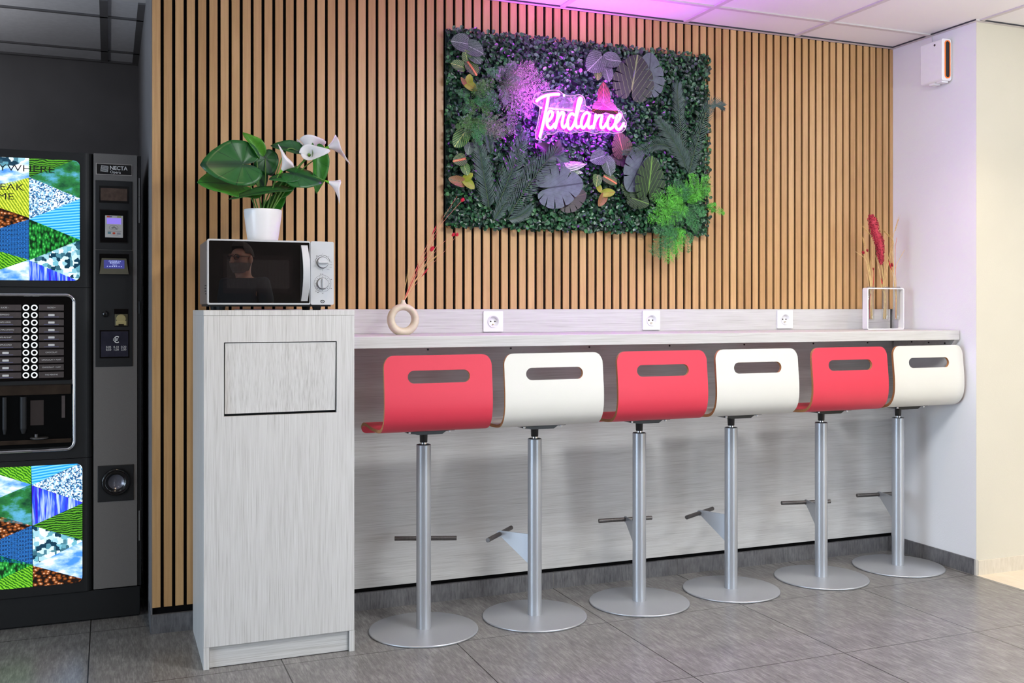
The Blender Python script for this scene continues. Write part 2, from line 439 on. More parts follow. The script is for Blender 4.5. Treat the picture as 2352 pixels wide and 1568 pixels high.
# ================================================================ WALL SOCKETS
def socket(x, z, label):
    y = -0.0102
    t = thing('wall_socket', (x, y, z), label, 'socket', 'white sockets along the counter')
    hole = [(x + 0.0258 * math.cos(q), z + 0.0258 * math.sin(q)) for q in (math.radians(90 * c + 90 * (i + .5) / 6) for c in range(4) for i in range(6))]
    b = MB(); b.ring_prism(rrect(x - 0.0445, x + 0.0445, z - 0.0435, z + 0.0435, 0.003), hole, XZ, y - 0.008, y); b.build('plate', M_WHITE_PL, t)
    b = MB()
    b.cyl((x, y - 0.0075, z), (x, y - 0.0125, z), 0.0265, 0.0255, n=32, caps=False)
    ring = [(0.0255, -0.0125), (0.0222, -0.0125), (0.0205, -0.0005), (0.0, -0.0005)]
    prev = None
    for r, d in ring:
        cur = [b.v((x + r * math.cos(2*PI*k/32), y + d, z + r * math.sin(2*PI*k/32))) for k in range(32)]
        if prev:
            for k in range(32): b.f((prev[k], prev[(k+1) % 32], cur[(k+1) % 32], cur[k]), 0, True)
        prev = cur
    b.build('socket_well', M_WHITE_PL, t)
    for s in (-1, 1):
        b = MB(); b.cyl((x + s * 0.0095, y - 0.0025, z), (x + s * 0.0095, y - 0.0005, z), 0.0030, n=12); b.build('pin_hole', M_HOLE, t)
    b = MB(); b.cyl((x, y - 0.0005, z - 0.0125), (x, y - 0.013, z - 0.0125), 0.0026, 0.0022, n=10); b.build('earth_pin', M_BRASS, t)
    return t
socket(1.5155, 1.1665, 'white wall socket just right of the ring vase')
socket(2.282, 1.1685, 'middle white wall socket above the right half of the red stool')
socket(3.0145, 1.170, 'white wall socket nearest the glass tube vase')

# ================================================================ BAR STOOLS
PROF = [(-0.181, 1.0525), (-0.183, 1.03), (-0.186, 1.00), (-0.189, 0.97), (-0.192, 0.94), (-0.195, 0.91), (-0.196, 0.88), (-0.195, 0.855),
        (-0.191, 0.833), (-0.184, 0.814), (-0.173, 0.799), (-0.158, 0.787), (-0.140, 0.780), (-0.115, 0.776), (-0.08, 0.774), (-0.04, 0.774),
        (0.0, 0.775), (0.04, 0.778), (0.075, 0.780), (0.105, 0.780), (0.128, 0.776), (0.145, 0.768), (0.157, 0.756), (0.164, 0.741)]
def make_shell(mats, parent):
    W2, RC, TH = 0.2045, 0.042, 0.012
    L = [0.0]
    for a, c in zip(PROF, PROF[1:]): L.append(L[-1] + math.dist(a, c))
    def at(sv):
        sv = min(max(sv, 0), L[-1])
        for i in range(len(L) - 1):
            if sv <= L[i + 1]:
                k = (sv - L[i]) / (L[i + 1] - L[i]); break
        # Catmull-Rom through the side outline
        P = [PROF[max(i - 1, 0)], PROF[i], PROF[i + 1], PROF[min(i + 2, len(PROF) - 1)]]
        q = []
        for d in (0, 1):
            p0, p1, p2, p3 = (z[d] for z in P)
            q.append(0.5 * (2*p1 + (p2 - p0)*k + (2*p0 - 5*p1 + 4*p2 - p3)*k*k + (3*p1 - p0 - 3*p2 + p3)*k**3))
        return q
    s0, s1, sc, sr, sa = 0.055, 0.101, 0.078, 0.023, 0.095
    rows = [RC * (1 - math.cos(PI/2 * i / 8)) for i in range(9)]
    rows += [s0 + (s1 - s0) * (0.5 - 0.5 * math.cos(PI * i / 12)) for i in range(13)]
    rows += [s1 + (L[-1] - RC * .6 - s1) * i / 44 for i in range(1, 45)]
    R2 = RC * .6
    rows += [L[-1] - R2 + R2 * math.sin(PI/2 * i / 6) for i in range(1, 7)]
    rows = sorted(set(round(r, 6) for r in rows))
    mb = MB(); grid = []
    for r in rows:
        w = W2
        if r < RC: w = W2 - RC + math.sqrt(max(0, RC**2 - (RC - r)**2))
        e = L[-1] - r
        if e < R2: w = W2 - R2 + math.sqrt(max(0, R2**2 - (R2 - e)**2))
        h = sa + math.sqrt(max(0, sr**2 - min(sr, abs(r - sc))**2)) if s0 <= r <= s1 else sa
        xs = [-w + (w - h) * i / 4 for i in range(4)] + [-h + 2 * h * i / 6 for i in range(6)] + [h + (w - h) * i / 4 for i in range(5)]
        y, z = at(r); y2, z2 = at(r + 0.002); y1, z1 = at(r - 0.002)
        d = Vector((0, y2 - y1, z2 - z1)).normalized(); nn = Vector((0, -d.z, d.y)).normalized()   # outward (rear / underside)
        grid.append([(Vector((x, y, z)), nn) for x in xs])
    NC = len(grid[0]); used = []
    for i in range(len(rows) - 1):
        for j in range(NC - 1):
            if s0 - 1e-6 <= rows[i] and rows[i + 1] <= s1 + 1e-6 and 4 <= j < 10: continue
            used.append((i, j))
    A = {}; B = {}
    def va(i, j):
        if (i, j) not in A: A[(i, j)] = mb.v(grid[i][j][0] + grid[i][j][1] * TH / 2)
        return A[(i, j)]
    def vb(i, j):
        if (i, j) not in B: B[(i, j)] = mb.v(grid[i][j][0] - grid[i][j][1] * TH / 2)
        return B[(i, j)]
    ec = {}
    for i, j in used:
        q = ((i, j), (i, j + 1), (i + 1, j + 1), (i + 1, j))
        mb.f([va(*k) for k in q][::-1], 0, True); mb.f([vb(*k) for k in q], 0, True)
        for a, c in zip(q, q[1:] + q[:1]):
            if (c, a) in ec: ec.pop((c, a))
            else: ec[(a, c)] = 1
    ea = {}; eb = {}
    for a, c in ec:
        for k in (a, c):
            if k not in ea: ea[k] = mb.v(mb.V[va(*k)]); eb[k] = mb.v(mb.V[vb(*k)])
        if (grid[a[0]][a[1]][0] - grid[c[0]][c[1]][0]).length < 1e-7: continue
        mb.f((ea[a], ea[c], eb[c], eb[a]), 1, True)
    return mb.build('seat_shell', mats, parent)

def make_stool(colour_mat):
    t = thing('bar_stool', (0, 0, 0), 'x', 'stool')
    b = MB(); b.lathe([(0, 0), (0.2045, 0), (0.2065, 0.001), (0.2075, 0.003), (0.2075, 0.0055), (0.2060, 0.0075), (0.2035, 0.0085), (0.0, 0.0095)], n=96)
    b.build('base', M_STEEL, t)
    b = MB(); b.cyl((0, 0, 0.009), (0, 0, 0.704), 0.0278, n=48, caps=False)
    b.lathe([(0.0278, 0.704), (0.0262, 0.706), (0.0250, 0.706), (0.0245, 0.690), (0, 0.690)], n=48); b.build('pole', M_STEEL, t)
    b = MB(); b.cyl((0, 0, 0.690), (0, 0, 0.722), 0.0128, n=32); b.build('piston_rod', M_CHROME, t)
    b = MB(); b.lathe([(0.0, 0.714), (0.0138, 0.714), (0.0145, 0.716), (0.0158, 0.7505), (0.019, 0.7515), (0.019, 0.753), (0, 0.753)], n=32); b.build('gas_lift_sleeve', M_BLACK, t)
    b = MB()
    b.prism([(-0.092, 0.7665), (-0.080, 0.7570), (-0.055, 0.7545), (-0.045, 0.7515), (0.050, 0.7515), (0.066, 0.7620), (0.092, 0.7640), (0.092, 0.7665)], XZ, -0.075, 0.075)
    b.box(-0.095, 0.095, -0.090, 0.090, 0.7650, 0.7682)
    mp = b.build('mounting_plate', M_BLACK, t, 0.0015)
    for sx in (-1, 1):
        for sy in (-1, 1):
            c = MB(); c.cyl((sx * 0.078, sy * 0.080, 0.7655), (sx * 0.078, sy * 0.080, 0.7585), 0.0052, 0.0046, n=14); c.build('bolt', M_CHROME, mp)
    make_shell([colour_mat, M_PLY], t)
    return t
def copy_tree(o, parent=None):
    c = o.copy(); COL.objects.link(c)
    if parent is not None: c.parent = parent
    for ch in list(o.children): copy_tree(ch, c)
    return c
def footrest(t, ang, z=0.315):
    """triangular bracket and bar, ang = heading of the bracket seen from above"""
    d = Vector((math.cos(ang), math.sin(ang), 0)); s = Vector((-d.y, d.x, 0))
    fn = lambda a, bb, c: tuple(d * a + s * c + Vector((0, 0, bb)))
    tip = [(0.150 + 0.0135 * math.cos(q), z + 0.0135 * math.sin(q)) for q in [math.radians(k) for k in range(-120, 91, 15)]]
    b = MB(); b.prism([(0.0262, z + 0.0095), (0.0262, z - 0.108)] + tip, fn, -0.0022, 0.0022); b.build('footrest_bracket', M_STEEL, t, 0.0005)
    c = d * 0.150 + Vector((0, 0, z))
    b = MB(); b.cyl(c - s * 0.122, c + s * 0.122, 0.0088, n=24); b.build('footrest_bar', M_DARKSTEEL, t, 0.0008)
red0 = make_stool(M_RED); white0 = make_stool(M_CREAM)
spots = [(1.110, -0.339, red0, 70, 0.0, 'red plywood bar stool beside the tall pine cabinet'),
         (1.569, -0.338, white0, 136, 0.0, 'white plywood bar stool between the two left red ones'),
         (2.047, -0.326, red0, 84, 0.0, 'red plywood bar stool with a white one on each side, below the middle socket'),
         (2.509, -0.310, white0, 120, 0.0, 'white plywood bar stool second from the right wall among the white ones'),
         (2.998, -0.301, red0, 78, 0.0, 'red plywood bar stool nearest the right wall'),
         (3.468, -0.273, white0, 82, 0.5, 'white plywood bar stool standing against the right wall')]
seen = set()
for x, y, src, ang, rz, lab in spots:
    o = src if src not in seen else copy_tree(src)
    if src in seen:
        pass
    seen.add(src)
    o.location = (0, 0, 0)
    o['label'] = lab; o['group'] = 'bar stools along the counter'
    o['_a'] = ang; o['_p'] = (x, y)
stools = [o for o in COL.objects if '_a' in o]
for o in stools:
    footrest(o, math.radians(o['_a']))
    o.location = (o['_p'][0], o['_p'][1], 0.0)
    del o['_a']; del o['_p']

# ================================================================ TALL CABINET (bin cabinet)
cx0, cx1, cf, cbk = 0.297, 0.814, -0.470, -0.012
t = thing('cabinet', (0.555, -0.24, 0), 'tall whitewashed pine bin cabinet carrying the microwave', 'cabinet')
b = MB()
b.box(cx0, cx0 + 0.019, cf + 0.019, cbk, 0, 1.197); b.box(cx1 - 0.019, cx1, cf + 0.019, cbk, 0, 1.197)
b.box(cx0, cx0 + 0.019, cf, cf + 0.019, 0, 0.0745); b.box(cx1 - 0.019, cx1, cf, cf + 0.019, 0, 0.0745)
b.build('side_panel', M_PINE_V, t, 0.0012)
b = MB(); b.box(cx0 + 0.019, cx1 - 0.019, cbk - 0.012, cbk - 0.001, 0.08, 1.197); b.build('back_panel', M_PINE_V, t)
b = MB(); b.box(cx0, cx1, cf + 0.0005, cbk, 1.197, 1.2155); b.build('top_panel', M_PINE_V, t, 0.0012)
b = MB(); b.box(cx0 + 0.0205, cx1 - 0.0205, cf + 0.012, cf + 0.030, 0.002, 0.078); b.build('plinth', M_PINE_H, t, 0.001)
fx0, fx1, fz0, fz1 = 0.3640, 0.7505, 0.853, 1.1055
b = MB()
sq = lambda a0, a1, c0, c1: [(a1, c1), (a0, c1), (a0, c0), (a1, c0)]
b.ring_prism(sq(cx0 + 0.001, cx1 - 0.001, 0.0755, 1.1965), sq(fx0, fx1, fz0, fz1), XZ, cf, cf + 0.018)
b.build('front_panel', M_PINE_V, t, 0.0012)
b = MB()      # the flap hangs slightly inwards at its foot
y0 = cf + 0.0025
fl = [(fx0 + 0.004, fz0 + 0.0085), (fx1 - 0.004, fz0 + 0.0085), (fx1 - 0.004, fz1 - 0.003), (fx0 + 0.004, fz1 - 0.003)]
lean = lambda a, bb, c: (a, y0 + c + (fz1 - bb) * 0.03, bb)
b.prism(fl, lean, 0.0, 0.016); b.build('flap', M_PINE_V, t, 0.0012)
b = MB(); b.box(fx0 - 0.002, fx1 + 0.002, cf + 0.05, cf + 0.054, fz0 - 0.002, fz1 + 0.002); b.build('inner_board', M_BLACK_MATT, t)

# ================================================================ MICROWAVE
mx0, mx1, mf, mz0, mz1 = 0.312, 0.746, -0.440, 1.2345, 1.459
my1 = -0.120
t = thing('microwave', (0.53, -0.28, 1.2155), 'silver microwave oven with black glass door on the tall cabinet', 'microwave')
b = MB(); b.box(mx0 + 0.002, mx1 - 0.002, mf + 0.020, my1, mz0 + 0.001, mz1 - 0.001)
bd = b.build('body', M_CAVITY, t, 0.004)
for k in range(4):
    b = MB()
    for j in range(9 if k < 3 else 6): b.box(mx0 + 0.0008, mx0 + 0.003, mf + 0.060 + j * 0.006, mf + 0.0635 + j * 0.006, mz0 + 0.065 - k * 0.0095, mz0 + 0.0675 - k * 0.0095)
    b.build('vent_row', M_BLACK_MATT, bd)
b = MB(); b.prism(rrect(mx0 + 0.003, mx1 - 0.003, -mz0 - 0.0, -mz0 + 0.01, 0.002), lambda a, c, z: (a, mf + 0.03 + (c + mz0) * 25, z), mz0 - 0.006, mz0 + 0.002); b.build('underside', M_BLACK_MATT, t)
for x in (mx0 + 0.05, mx1 - 0.05):
    for y in (mf + 0.06, my1 - 0.05):
        b = MB(); b.cyl((x, y, 1.2157), (x, y, mz0 - 0.003), 0.014, 0.017, n=16); b.build('foot', M_BLACK_MATT, t)
dx1 = 0.6625
b = MB(); b.ring_prism(rrect(mx0, dx1, mz0, mz1, 0.006), rrect(mx0 + 0.0055, dx1 - 0.003, mz0 + 0.0055, mz1 - 0.0055, 0.004), XZ, mf, mf + 0.020)
dr = b.build('door', M_SILVER, t)
M_GLASSBLK = NT('black_door_glass'); M_GLASSBLK.base(M_GLASSBLK.ramp(M_GLASSBLK.noise(M_GLASSBLK.pos(), 30), [(0.3, (0.004, 0.004, 0.004, 1)), (0.7, (0.006, 0.005, 0.005, 1))])).set(0.0, 0, 0.5, IOR=2.2); M_GLASSBLK = M_GLASSBLK.mat
b = MB(); b.prism(rrect(mx0 + 0.005, dx1 - 0.0026, mz0 + 0.005, mz1 - 0.005, 0.004), XZ, mf + 0.0012, mf + 0.015); b.build('door_glass', M_GLASSBLK, dr)
wt = NT('perforated_window'); X = wt.xyz()
st = wt.math('GREATER_THAN', wt.math('FRACT', wt.math('MULTIPLY', X[0], 240.0)), 0.5)
sz = wt.math('GREATER_THAN', wt.math('FRACT', wt.math('MULTIPLY', X[2], 420.0)), 0.35)
inn = wt.math('MULTIPLY', wt.math('MULTIPLY', st, sz), wt.math('MULTIPLY', wt.math('MULTIPLY', wt.math('GREATER_THAN', X[0], 0.376), wt.math('LESS_THAN', X[0], 0.590)), wt.math('MULTIPLY', wt.math('GREATER_THAN', X[2], 1.290), wt.math('LESS_THAN', X[2], 1.390))))
wt.base(wt.mix(inn, (0.009, 0.007, 0.007, 1), (0.030, 0.026, 0.025, 1))).set(0.0, 0, 0.5, IOR=2.0); M_WINDOW = wt.mat
b = MB(); b.prism(rrect(0.3640, 0.5995, 1.273, 1.4065, 0.002), XZ, mf + 0.0008, mf + 0.0013); b.build('window', M_WINDOW, dr)
b = MB()      # curved handle
hp = []; N = 14
outl = [(0.6268, 1.4435)]
right = [(0.6505 + 0.0055 * math.sin(PI * i / N) + 0.001, 1.4435 - (1.4435 - 1.2470) * i / N) for i in range(N + 1)]
left = [(0.6290 + 0.0045 * math.sin(PI * i / N), 1.2470 + (1.4435 - 1.2470) * i / N) for i in range(N + 1)]
bow = lambda a, bb, c: (a, mf - 0.006 - 0.020 * (1 - ((bb - 1.345) / 0.100) ** 2) + c, bb)
n2 = len(right)
for c0, fl in ((0.0, False), (0.007, True)):
    A = [b.v(bow(x, z, c0)) for x, z in right]; Bv = [b.v(bow(x, z, c0)) for x, z in left[::-1]]
    for i in range(n2 - 1):
        q = (A[i], Bv[i], Bv[i + 1], A[i + 1]); b.f(q[::-1] if not fl else q, 0, True)
loop = right + left
A = [b.v(bow(x, z, 0)) for x, z in loop]; Bv = [b.v(bow(x, z, 0.007)) for x, z in loop]
for i in range(len(loop)):
    j = (i + 1) % len(loop); b.f((A[i], A[j], Bv[j], Bv[i]))
for zz in (1.436, 1.2545): b.box(0.6330, 0.6500, mf - 0.008, mf + 0.002, zz - 0.006, zz + 0.006)
b.build('door_handle', M_SILVER, dr)
b = MB(); b.prism(rrect(dx1 + 0.0012, mx1, mz0, mz1, 0.006), XZ, mf, mf + 0.020); cp = b.build('control_panel', M_SILVER, t, 0.001)
M_MARK = plain('printed_mark', (70, 62, 62), 0.6)
def dial(x, z, horiz, marks):
    b = MB(); b.cyl((x, mf - 0.0003, z), (x, mf - 0.0012, z), 0.0208, n=40, m=1)
    b.cyl((x, mf - 0.001, z), (x, mf - 0.011, z), 0.0195, 0.0182, n=40)
    k = b.build('knob', [M_SILVER, M_BLACK_MATT], t, 0.001)
    b = MB()
    if horiz: b.box(x - 0.0178, x + 0.0178, mf - 0.0195, mf - 0.010, z - 0.0040, z + 0.0040)
    else: b.box(x - 0.0042, x + 0.0042, mf - 0.0195, mf - 0.010, z - 0.0178, z + 0.0178)
    b.build('grip', M_SILVER, k, 0.0022)
dial(0.7055, 1.3845, True, 0); dial(0.7055, 1.3100, False, 0)
b = MB()
def arc(b, x, z, r, a0, a1, w, n=30):
    P = [(x + rr * math.cos(math.radians(a0 + (a1 - a0) * i / n)), mf - 0.0004, z + rr * math.sin(math.radians(a0 + (a1 - a0) * i / n))) for rr in (r - w, r + w) for i in range(n + 1)]
    ids = [b.v(p) for p in P]
    for i in range(n): b.f((ids[i], ids[n + 1 + i], ids[n + 2 + i], ids[i + 1]))
for a0, a1 in ((6, 42), (47, 86), (92, 128), (134, 174)): arc(b, 0.7055, 1.3845, 0.0262, a0, a1, 0.0007, 10)
arc(b, 0.7055, 1.3100, 0.0300, 0, 360, 0.00035, 60)
for i in range(16):
    a = math.radians(90 - i * 22.5); x, z = 0.7055 + 0.0248 * math.cos(a), 1.3100 + 0.0248 * math.sin(a)
    b.box(x - 0.0008, x + 0.0008, mf - 0.0004, mf - 0.0001, z - 0.0010, z + 0.0010)
for dx, dz in ((-0.021, 0.0235), (-0.019, 0.0235), (-0.021, 0.0215), (-0.019, 0.0215), (-0.031, 0.002), (0.031, 0.002), (0.0225, 0.022), (0, 0.0305), (0, -0.0255), (0, -0.0290)):
    b.box(0.7055 + dx - 0.0008, 0.7055 + dx + 0.0008, mf - 0.0004, mf - 0.0001, 1.3845 + dz - 0.0007, 1.3845 + dz + 0.0007)
for dx, dz, w in ((0.030, -0.0072, 0.004), (0.029, -0.0165, 0.0045), (0.020, -0.0238, 0.0045)):
    b.box(0.7055 + dx - w, 0.7055 + dx + w, mf - 0.0004, mf - 0.0001, 1.3845 + dz - 0.0004, 1.3845 + dz + 0.0004)
    b.box(0.7055 + dx - w - 0.003, 0.7055 + dx - w - 0.002, mf - 0.0004, mf - 0.0001, 1.3845 + dz, 1.3845 + dz + 0.001)
for dx, dz in ((0.031, 0.015), (0.031, -0.0175), (0.0005, -0.035), (-0.0165, -0.032), (-0.0235, -0.027), (-0.007, 0.0335), (0.0, 0.0335)):
    b.box(0.7055 + dx - 0.0022, 0.7055 + dx + 0.0022, mf - 0.0004, mf - 0.0001, 1.3100 + dz - 0.0008, 1.3100 + dz + 0.0008)
b.build('printed_scale', M_MARK, cp)
b = MB()
def ringpts(x, z, rx, rz, n=28): return [(x + rx * math.cos(2*PI*k/n), z + rz * math.sin(2*PI*k/n)) for k in range(n)]
b.ring_prism(ringpts(0.7055, 1.2460, 0.0072, 0.0056), ringpts(0.7055, 1.2460, 0.0046, 0.0033), XZ, mf - 0.0006, mf)
b.prism(ringpts(0.7052, 1.2460, 0.0020, 0.0010, 10), XZ, mf - 0.0006, mf); b.box(0.6993, 0.7010, mf - 0.0006, mf, 1.2465, 1.2513)
b.build('maker_emblem', M_BLACK_MATT, cp)

# ================================================================ BOX ON THE RIGHT WALL
wx0, wx1, wy0, wy1, wz0, wz1 = 3.622, XR - 0.004, -0.388, -0.258, 2.292, 2.487
t = thing('wall_device', (XR, -0.32, 2.39), 'white wall box with dark grille slot near the ceiling', 'device')
b = MB(); b.prism(rrect(wx0, wx1 - 0.006, wz0, wz1, 0.010), lambda a, bb, c: (a, c, bb), wy0, wy1); b.build('housing', M_WHITE_PL, t, 0.006, 3)
b = MB(); b.box(wx1 - 0.0065, XR - 0.0002, wy0 + 0.008, wy1 - 0.008, wz0 + 0.012, wz1 - 0.012); b.build('back_plate', M_WHITE_PL, t)
xm = 3.656
b = MB(); b.ring_prism(rrect(xm - 0.0165, xm + 0.0165, wz0 + 0.010, wz1 - 0.006, 0.0162, 10), rrect(xm - 0.0125, xm + 0.0125, wz0 + 0.0145, wz1 - 0.0105, 0.0122, 10), XZ, wy0 - 0.0035, wy0 + 0.001)
b.build('slot_rim', plain('orange_rim', (232, 120, 40), 0.3, Emission_Color=lin(255, 120, 30), Emission_Strength=0.25), t)
b = MB(); b.prism(rrect(xm - 0.0126, xm + 0.0126, wz0 + 0.0144, wz1 - 0.0104, 0.0122, 10), XZ, wy0 - 0.0012, wy0 + 0.001); b.build('grille', M_BLACK_MATT, t)
b = MB(); b.cyl((wx0 + 0.0002, -0.345, wz1 - 0.022), (wx0 - 0.0012, -0.345, wz1 - 0.022), 0.0055, n=20); b.build('lock', M_DARKSTEEL, t)
b = MB(); b.box(wx0 + 0.012, wx1 - 0.012, wy0 + 0.012, wy0 + 0.045, wz0 - 0.007, wz0 + 0.001); b.box(wx0 + 0.012, wx1 - 0.012, wy1 - 0.070, wy1 - 0.040, wz0 - 0.009, wz0 + 0.001); b.build('bottom_tab', M_WHITE_PL, t, 0.001)
b = MB(); b.tube([(XR - 0.003, -0.262, wz1 + 0.0), (XR - 0.003, -0.262, ZC - 0.003)], 0.0022, 8); b.build('cable', M_WHITE_PL, t); b = MB(); b.tube([(XR - 0.003, -0.292, wz1 - 0.004), (XR - 0.003, -0.292, wz1 + 0.022)], 0.0035, 8)
b.build('cable_clip', M_WHITE_PL, t)

# ================================================================ VENDING MACHINE
VF = 0.245                               # plane of the machine's front
vx0, vx1 = -0.622, 0.120
M_VBLK = plain('vending_black', (17, 17, 18), 0.5, var=0.08, scale=500)
M_VGREY = plain('vending_grey_panel', (112, 108, 104), 0.5, var=0.08, scale=700, spec=0.3)
M_VDARK = plain('vending_gloss_black', (14, 12, 12), 0.12, var=0.1)
M_VTEXT = plain('pale_print', (226, 224, 220), 0.5)
M_VLABEL = plain('drink_label', (84, 76, 74), 0.25, var=0.1)
t = thing('vending_machine', (-0.25, 0.6, 0), 'tall black hot-drinks vending machine with glowing picture panels', 'vending machine')
b = MB(); b.box(vx0, vx1, VF + 0.035, 1.0, 0.10, 1.828); b.build('cabinet_body', M_VBLK, t, 0.003)
b = MB(); b.box(vx0 + 0.005, vx1 - 0.004, VF + 0.012, 0.95, 0.004, 0.118); b.build('plinth', M_VBLK, t, 0.003)
# door with the rounded right-hand edge, in three leaves
dprof = [(vx0, VF + 0.040), (vx0, VF)] + [(-0.090 + 0.034 * math.sin(PI/2 * i / 8), VF + 0.030 * (1 - math.cos(PI/2 * i / 8))) for i in range(9)] + [(-0.056, VF + 0.040)]
door = None
b = MB()
for z0, z1 in ((0.121, 0.6395), (0.6415, 1.302), (1.304, 1.826)):
    b.prism([(x, y) for x, y in dprof], XY, z0, z1, smooth=False)
door = b.build('door', M_VBLK, t)
# payment column
b = MB(); b.box(-0.0545, 0.1055, VF, VF + 0.036, 0.124, 1.828); col = b.build('payment_column', M_VGREY, t, 0.0015)
b = MB(); b.box(0.1065, vx1, VF + 0.006, VF + 0.036, 0.124, 1.826); b.build('edge_strip', M_VBLK, t)
for z0, z1 in ((1.56, 1.665), (1.665, 1.74), (0.30, 0.42), (1.20, 1.25)):
    b = MB(); b.cyl((0.1135, VF + 0.004, z0 + 0.001), (0.1135, VF + 0.004, z1 - 0.001), 0.0028, n=10); b.build('hinge', M_VGREY if z0 != 1.20 else M_VBLK, t)
# -- light boxes with pictures
def pic(kind):
    s = NT('picture_' + kind); t_ = s
    P = s.pos()
    def R(f, *st): return s.ramp(f, list(st))
    X = s.xyz()
    if kind == 'field':
        w = s.n('ShaderNodeTexWave'); w.inputs['Scale'].default_value = 34; w.inputs['Distortion'].default_value = 5; w.inputs['Detail'].default_value = 4; w.inputs['Detail Scale'].default_value = 2.5
        mp = s.n('ShaderNodeMapping'); mp.inputs['Rotation'].default_value = (0, 0.9, 0); s.l(P, mp.inputs[0]); s.l(mp.outputs[0], w.inputs['Vector'])
        c = R(w.outputs['Fac'], (0.15, lin(30, 100, 16)), (0.9, lin(120, 200, 40)))
    elif kind == 'yellow':
        w = s.n('ShaderNodeTexWave'); w.inputs['Scale'].default_value = 34; w.inputs['Distortion'].default_value = 3; w.inputs['Detail'].default_value = 4; w.inputs['Detail Scale'].default_value = 4
        mp = s.n('ShaderNodeMapping'); mp.inputs['Rotation'].default_value = (0, 0.55, 0); s.l(P, mp.inputs[0]); s.l(mp.outputs[0], w.inputs['Vector'])
        c = R(w.outputs['Fac'], (0.1, lin(120, 150, 20)), (0.9, lin(214, 224, 70)))
    elif kind == 'terrace':
        w = s.n('ShaderNodeTexWave'); w.inputs['Scale'].default_value = 36; w.inputs['Detail'].default_value = 4; w.inputs['Distortion'].default_value = 8; w.inputs['Detail Scale'].default_value = 0.8
        w.bands_direction = 'Z'; s.l(P, w.inputs['Vector'])
        c = R(w.outputs['Fac'], (0.15, lin(10, 46, 10)), (0.9, lin(84, 160, 36)))
    elif kind == 'sky':
        c = R(s.noise(s.pos((9, 9, 22)), 1.3, 5), (0.40, lin(70, 140, 225)), (0.62, lin(250, 252, 255)), (0.5, lin(150, 195, 245)))
    elif kind in ('beans', 'forest', 'crowd', 'city'):
        v = s.n('ShaderNodeTexVoronoi'); s.l(s.pos((1.0, 1.0, 1.35) if kind == 'beans' else (1.5, 1.0, 0.8) if kind == 'forest' else (1, 1, 1)), v.inputs['Vector'])
        v.inputs['Scale'].default_value = {'beans': 70, 'forest': 75, 'crowd': 230, 'city': 60}[kind]
        if kind == 'beans': c = R(v.outputs['Distance'], (0.03, lin(250, 226, 196)), (0.62, lin(20, 7, 2)), (0.26, lin(160, 84, 30)))
        elif kind == 'forest':
            c = R(s.math('ADD', s.math('MULTIPLY', v.outputs['Distance'], .7), s.math('MULTIPLY', s.noise(P, 22, 4), .5)), (0.25, lin(120, 235, 120)), (0.75, lin(4, 40, 14)), (0.45, lin(36, 150, 56)))
        elif kind == 'crowd':
            sp = s.n('ShaderNodeSeparateColor'); s.l(v.outputs['Color'], sp.inputs[0])
            g = s.math('ADD', sp.outputs[0], s.math('MULTIPLY', s.noise(P, 12, 2), -0.5))
            c = R(g, (0.05, lin(235, 244, 255)), (0.55, lin(30, 80, 130)), (0.3, lin(130, 190, 230)))
        else:
            v.distance = 'CHEBYCHEV'; sp = s.n('ShaderNodeSeparateColor'); s.l(v.outputs['Color'], sp.inputs[0])
            c = R(sp.outputs[0], (0.15, lin(10, 52, 74)), (0.9, lin(225, 245, 250)), (0.5, lin(110, 180, 200)))
    elif kind == 'sea':
        w = s.n('ShaderNodeTexWave'); w.inputs['Scale'].default_value = 30; w.inputs['Distortion'].default_value = 1.0; w.bands_direction = 'Z'
        mp = s.n('ShaderNodeMapping'); mp.inputs['Rotation'].default_value = (0, 0.12, 0); s.l(P, mp.inputs[0]); s.l(mp.outputs[0], w.inputs['Vector'])
        c = R(w.outputs['Fac'], (0.2, lin(24, 148, 226)), (0.85, lin(120, 208, 250)))
    elif kind == 'circuit':
        br = s.n('ShaderNodeTexBrick'); br.inputs['Scale'].default_value = 52; br.inputs['Mortar Size'].default_value = 0.045; br.offset_frequency = 3; br.squash = 0.5; br.squash_frequency = 3
        mp = s.n('ShaderNodeMapping'); mp.inputs['Rotation'].default_value = (PI/2, 0, 0); s.l(P, mp.inputs[0]); s.l(mp.outputs[0], br.inputs['Vector'])
        br.inputs['Color1'].default_value = lin(2, 10, 30); br.inputs['Color2'].default_value = lin(8, 48, 110); br.inputs['Mortar'].default_value = lin(44, 120, 200)
        c = br.outputs['Color']
    elif kind == 'fiber':
        mp = s.n('ShaderNodeMapping'); mp.inputs['Rotation'].default_value = (0, -0.4, 0); mp.inputs['Scale'].default_value = (60, 1, 5); s.l(P, mp.inputs[0])
        c = R(s.noise(mp.outputs[0], 1.6, 3), (0.38, lin(50, 20, 200)), (0.66, lin(190, 215, 255)), (0.5, lin(40, 90, 240)))
    else:
        c = R(s.noise(s.pos((1, 1, 1.6)), 14, 6, 0.6), (0.35, lin(12, 60, 40)), (0.66, lin(90, 170, 210)), (0.5, lin(40, 120, 60)))
    s.base((0.01, 0.01, 0.01, 1)).set(0.15)
    s.l(c, s.b.inputs['Emission Color']); s.b.inputs['Emission Strength'].default_value = 1.5
    return s.mat
KINDS = ['field', 'yellow', 'terrace', 'sky', 'beans', 'forest', 'crowd', 'city', 'sea', 'circuit', 'fiber', 'mountain']
PICS = {k: pic(k) for k in KINDS}
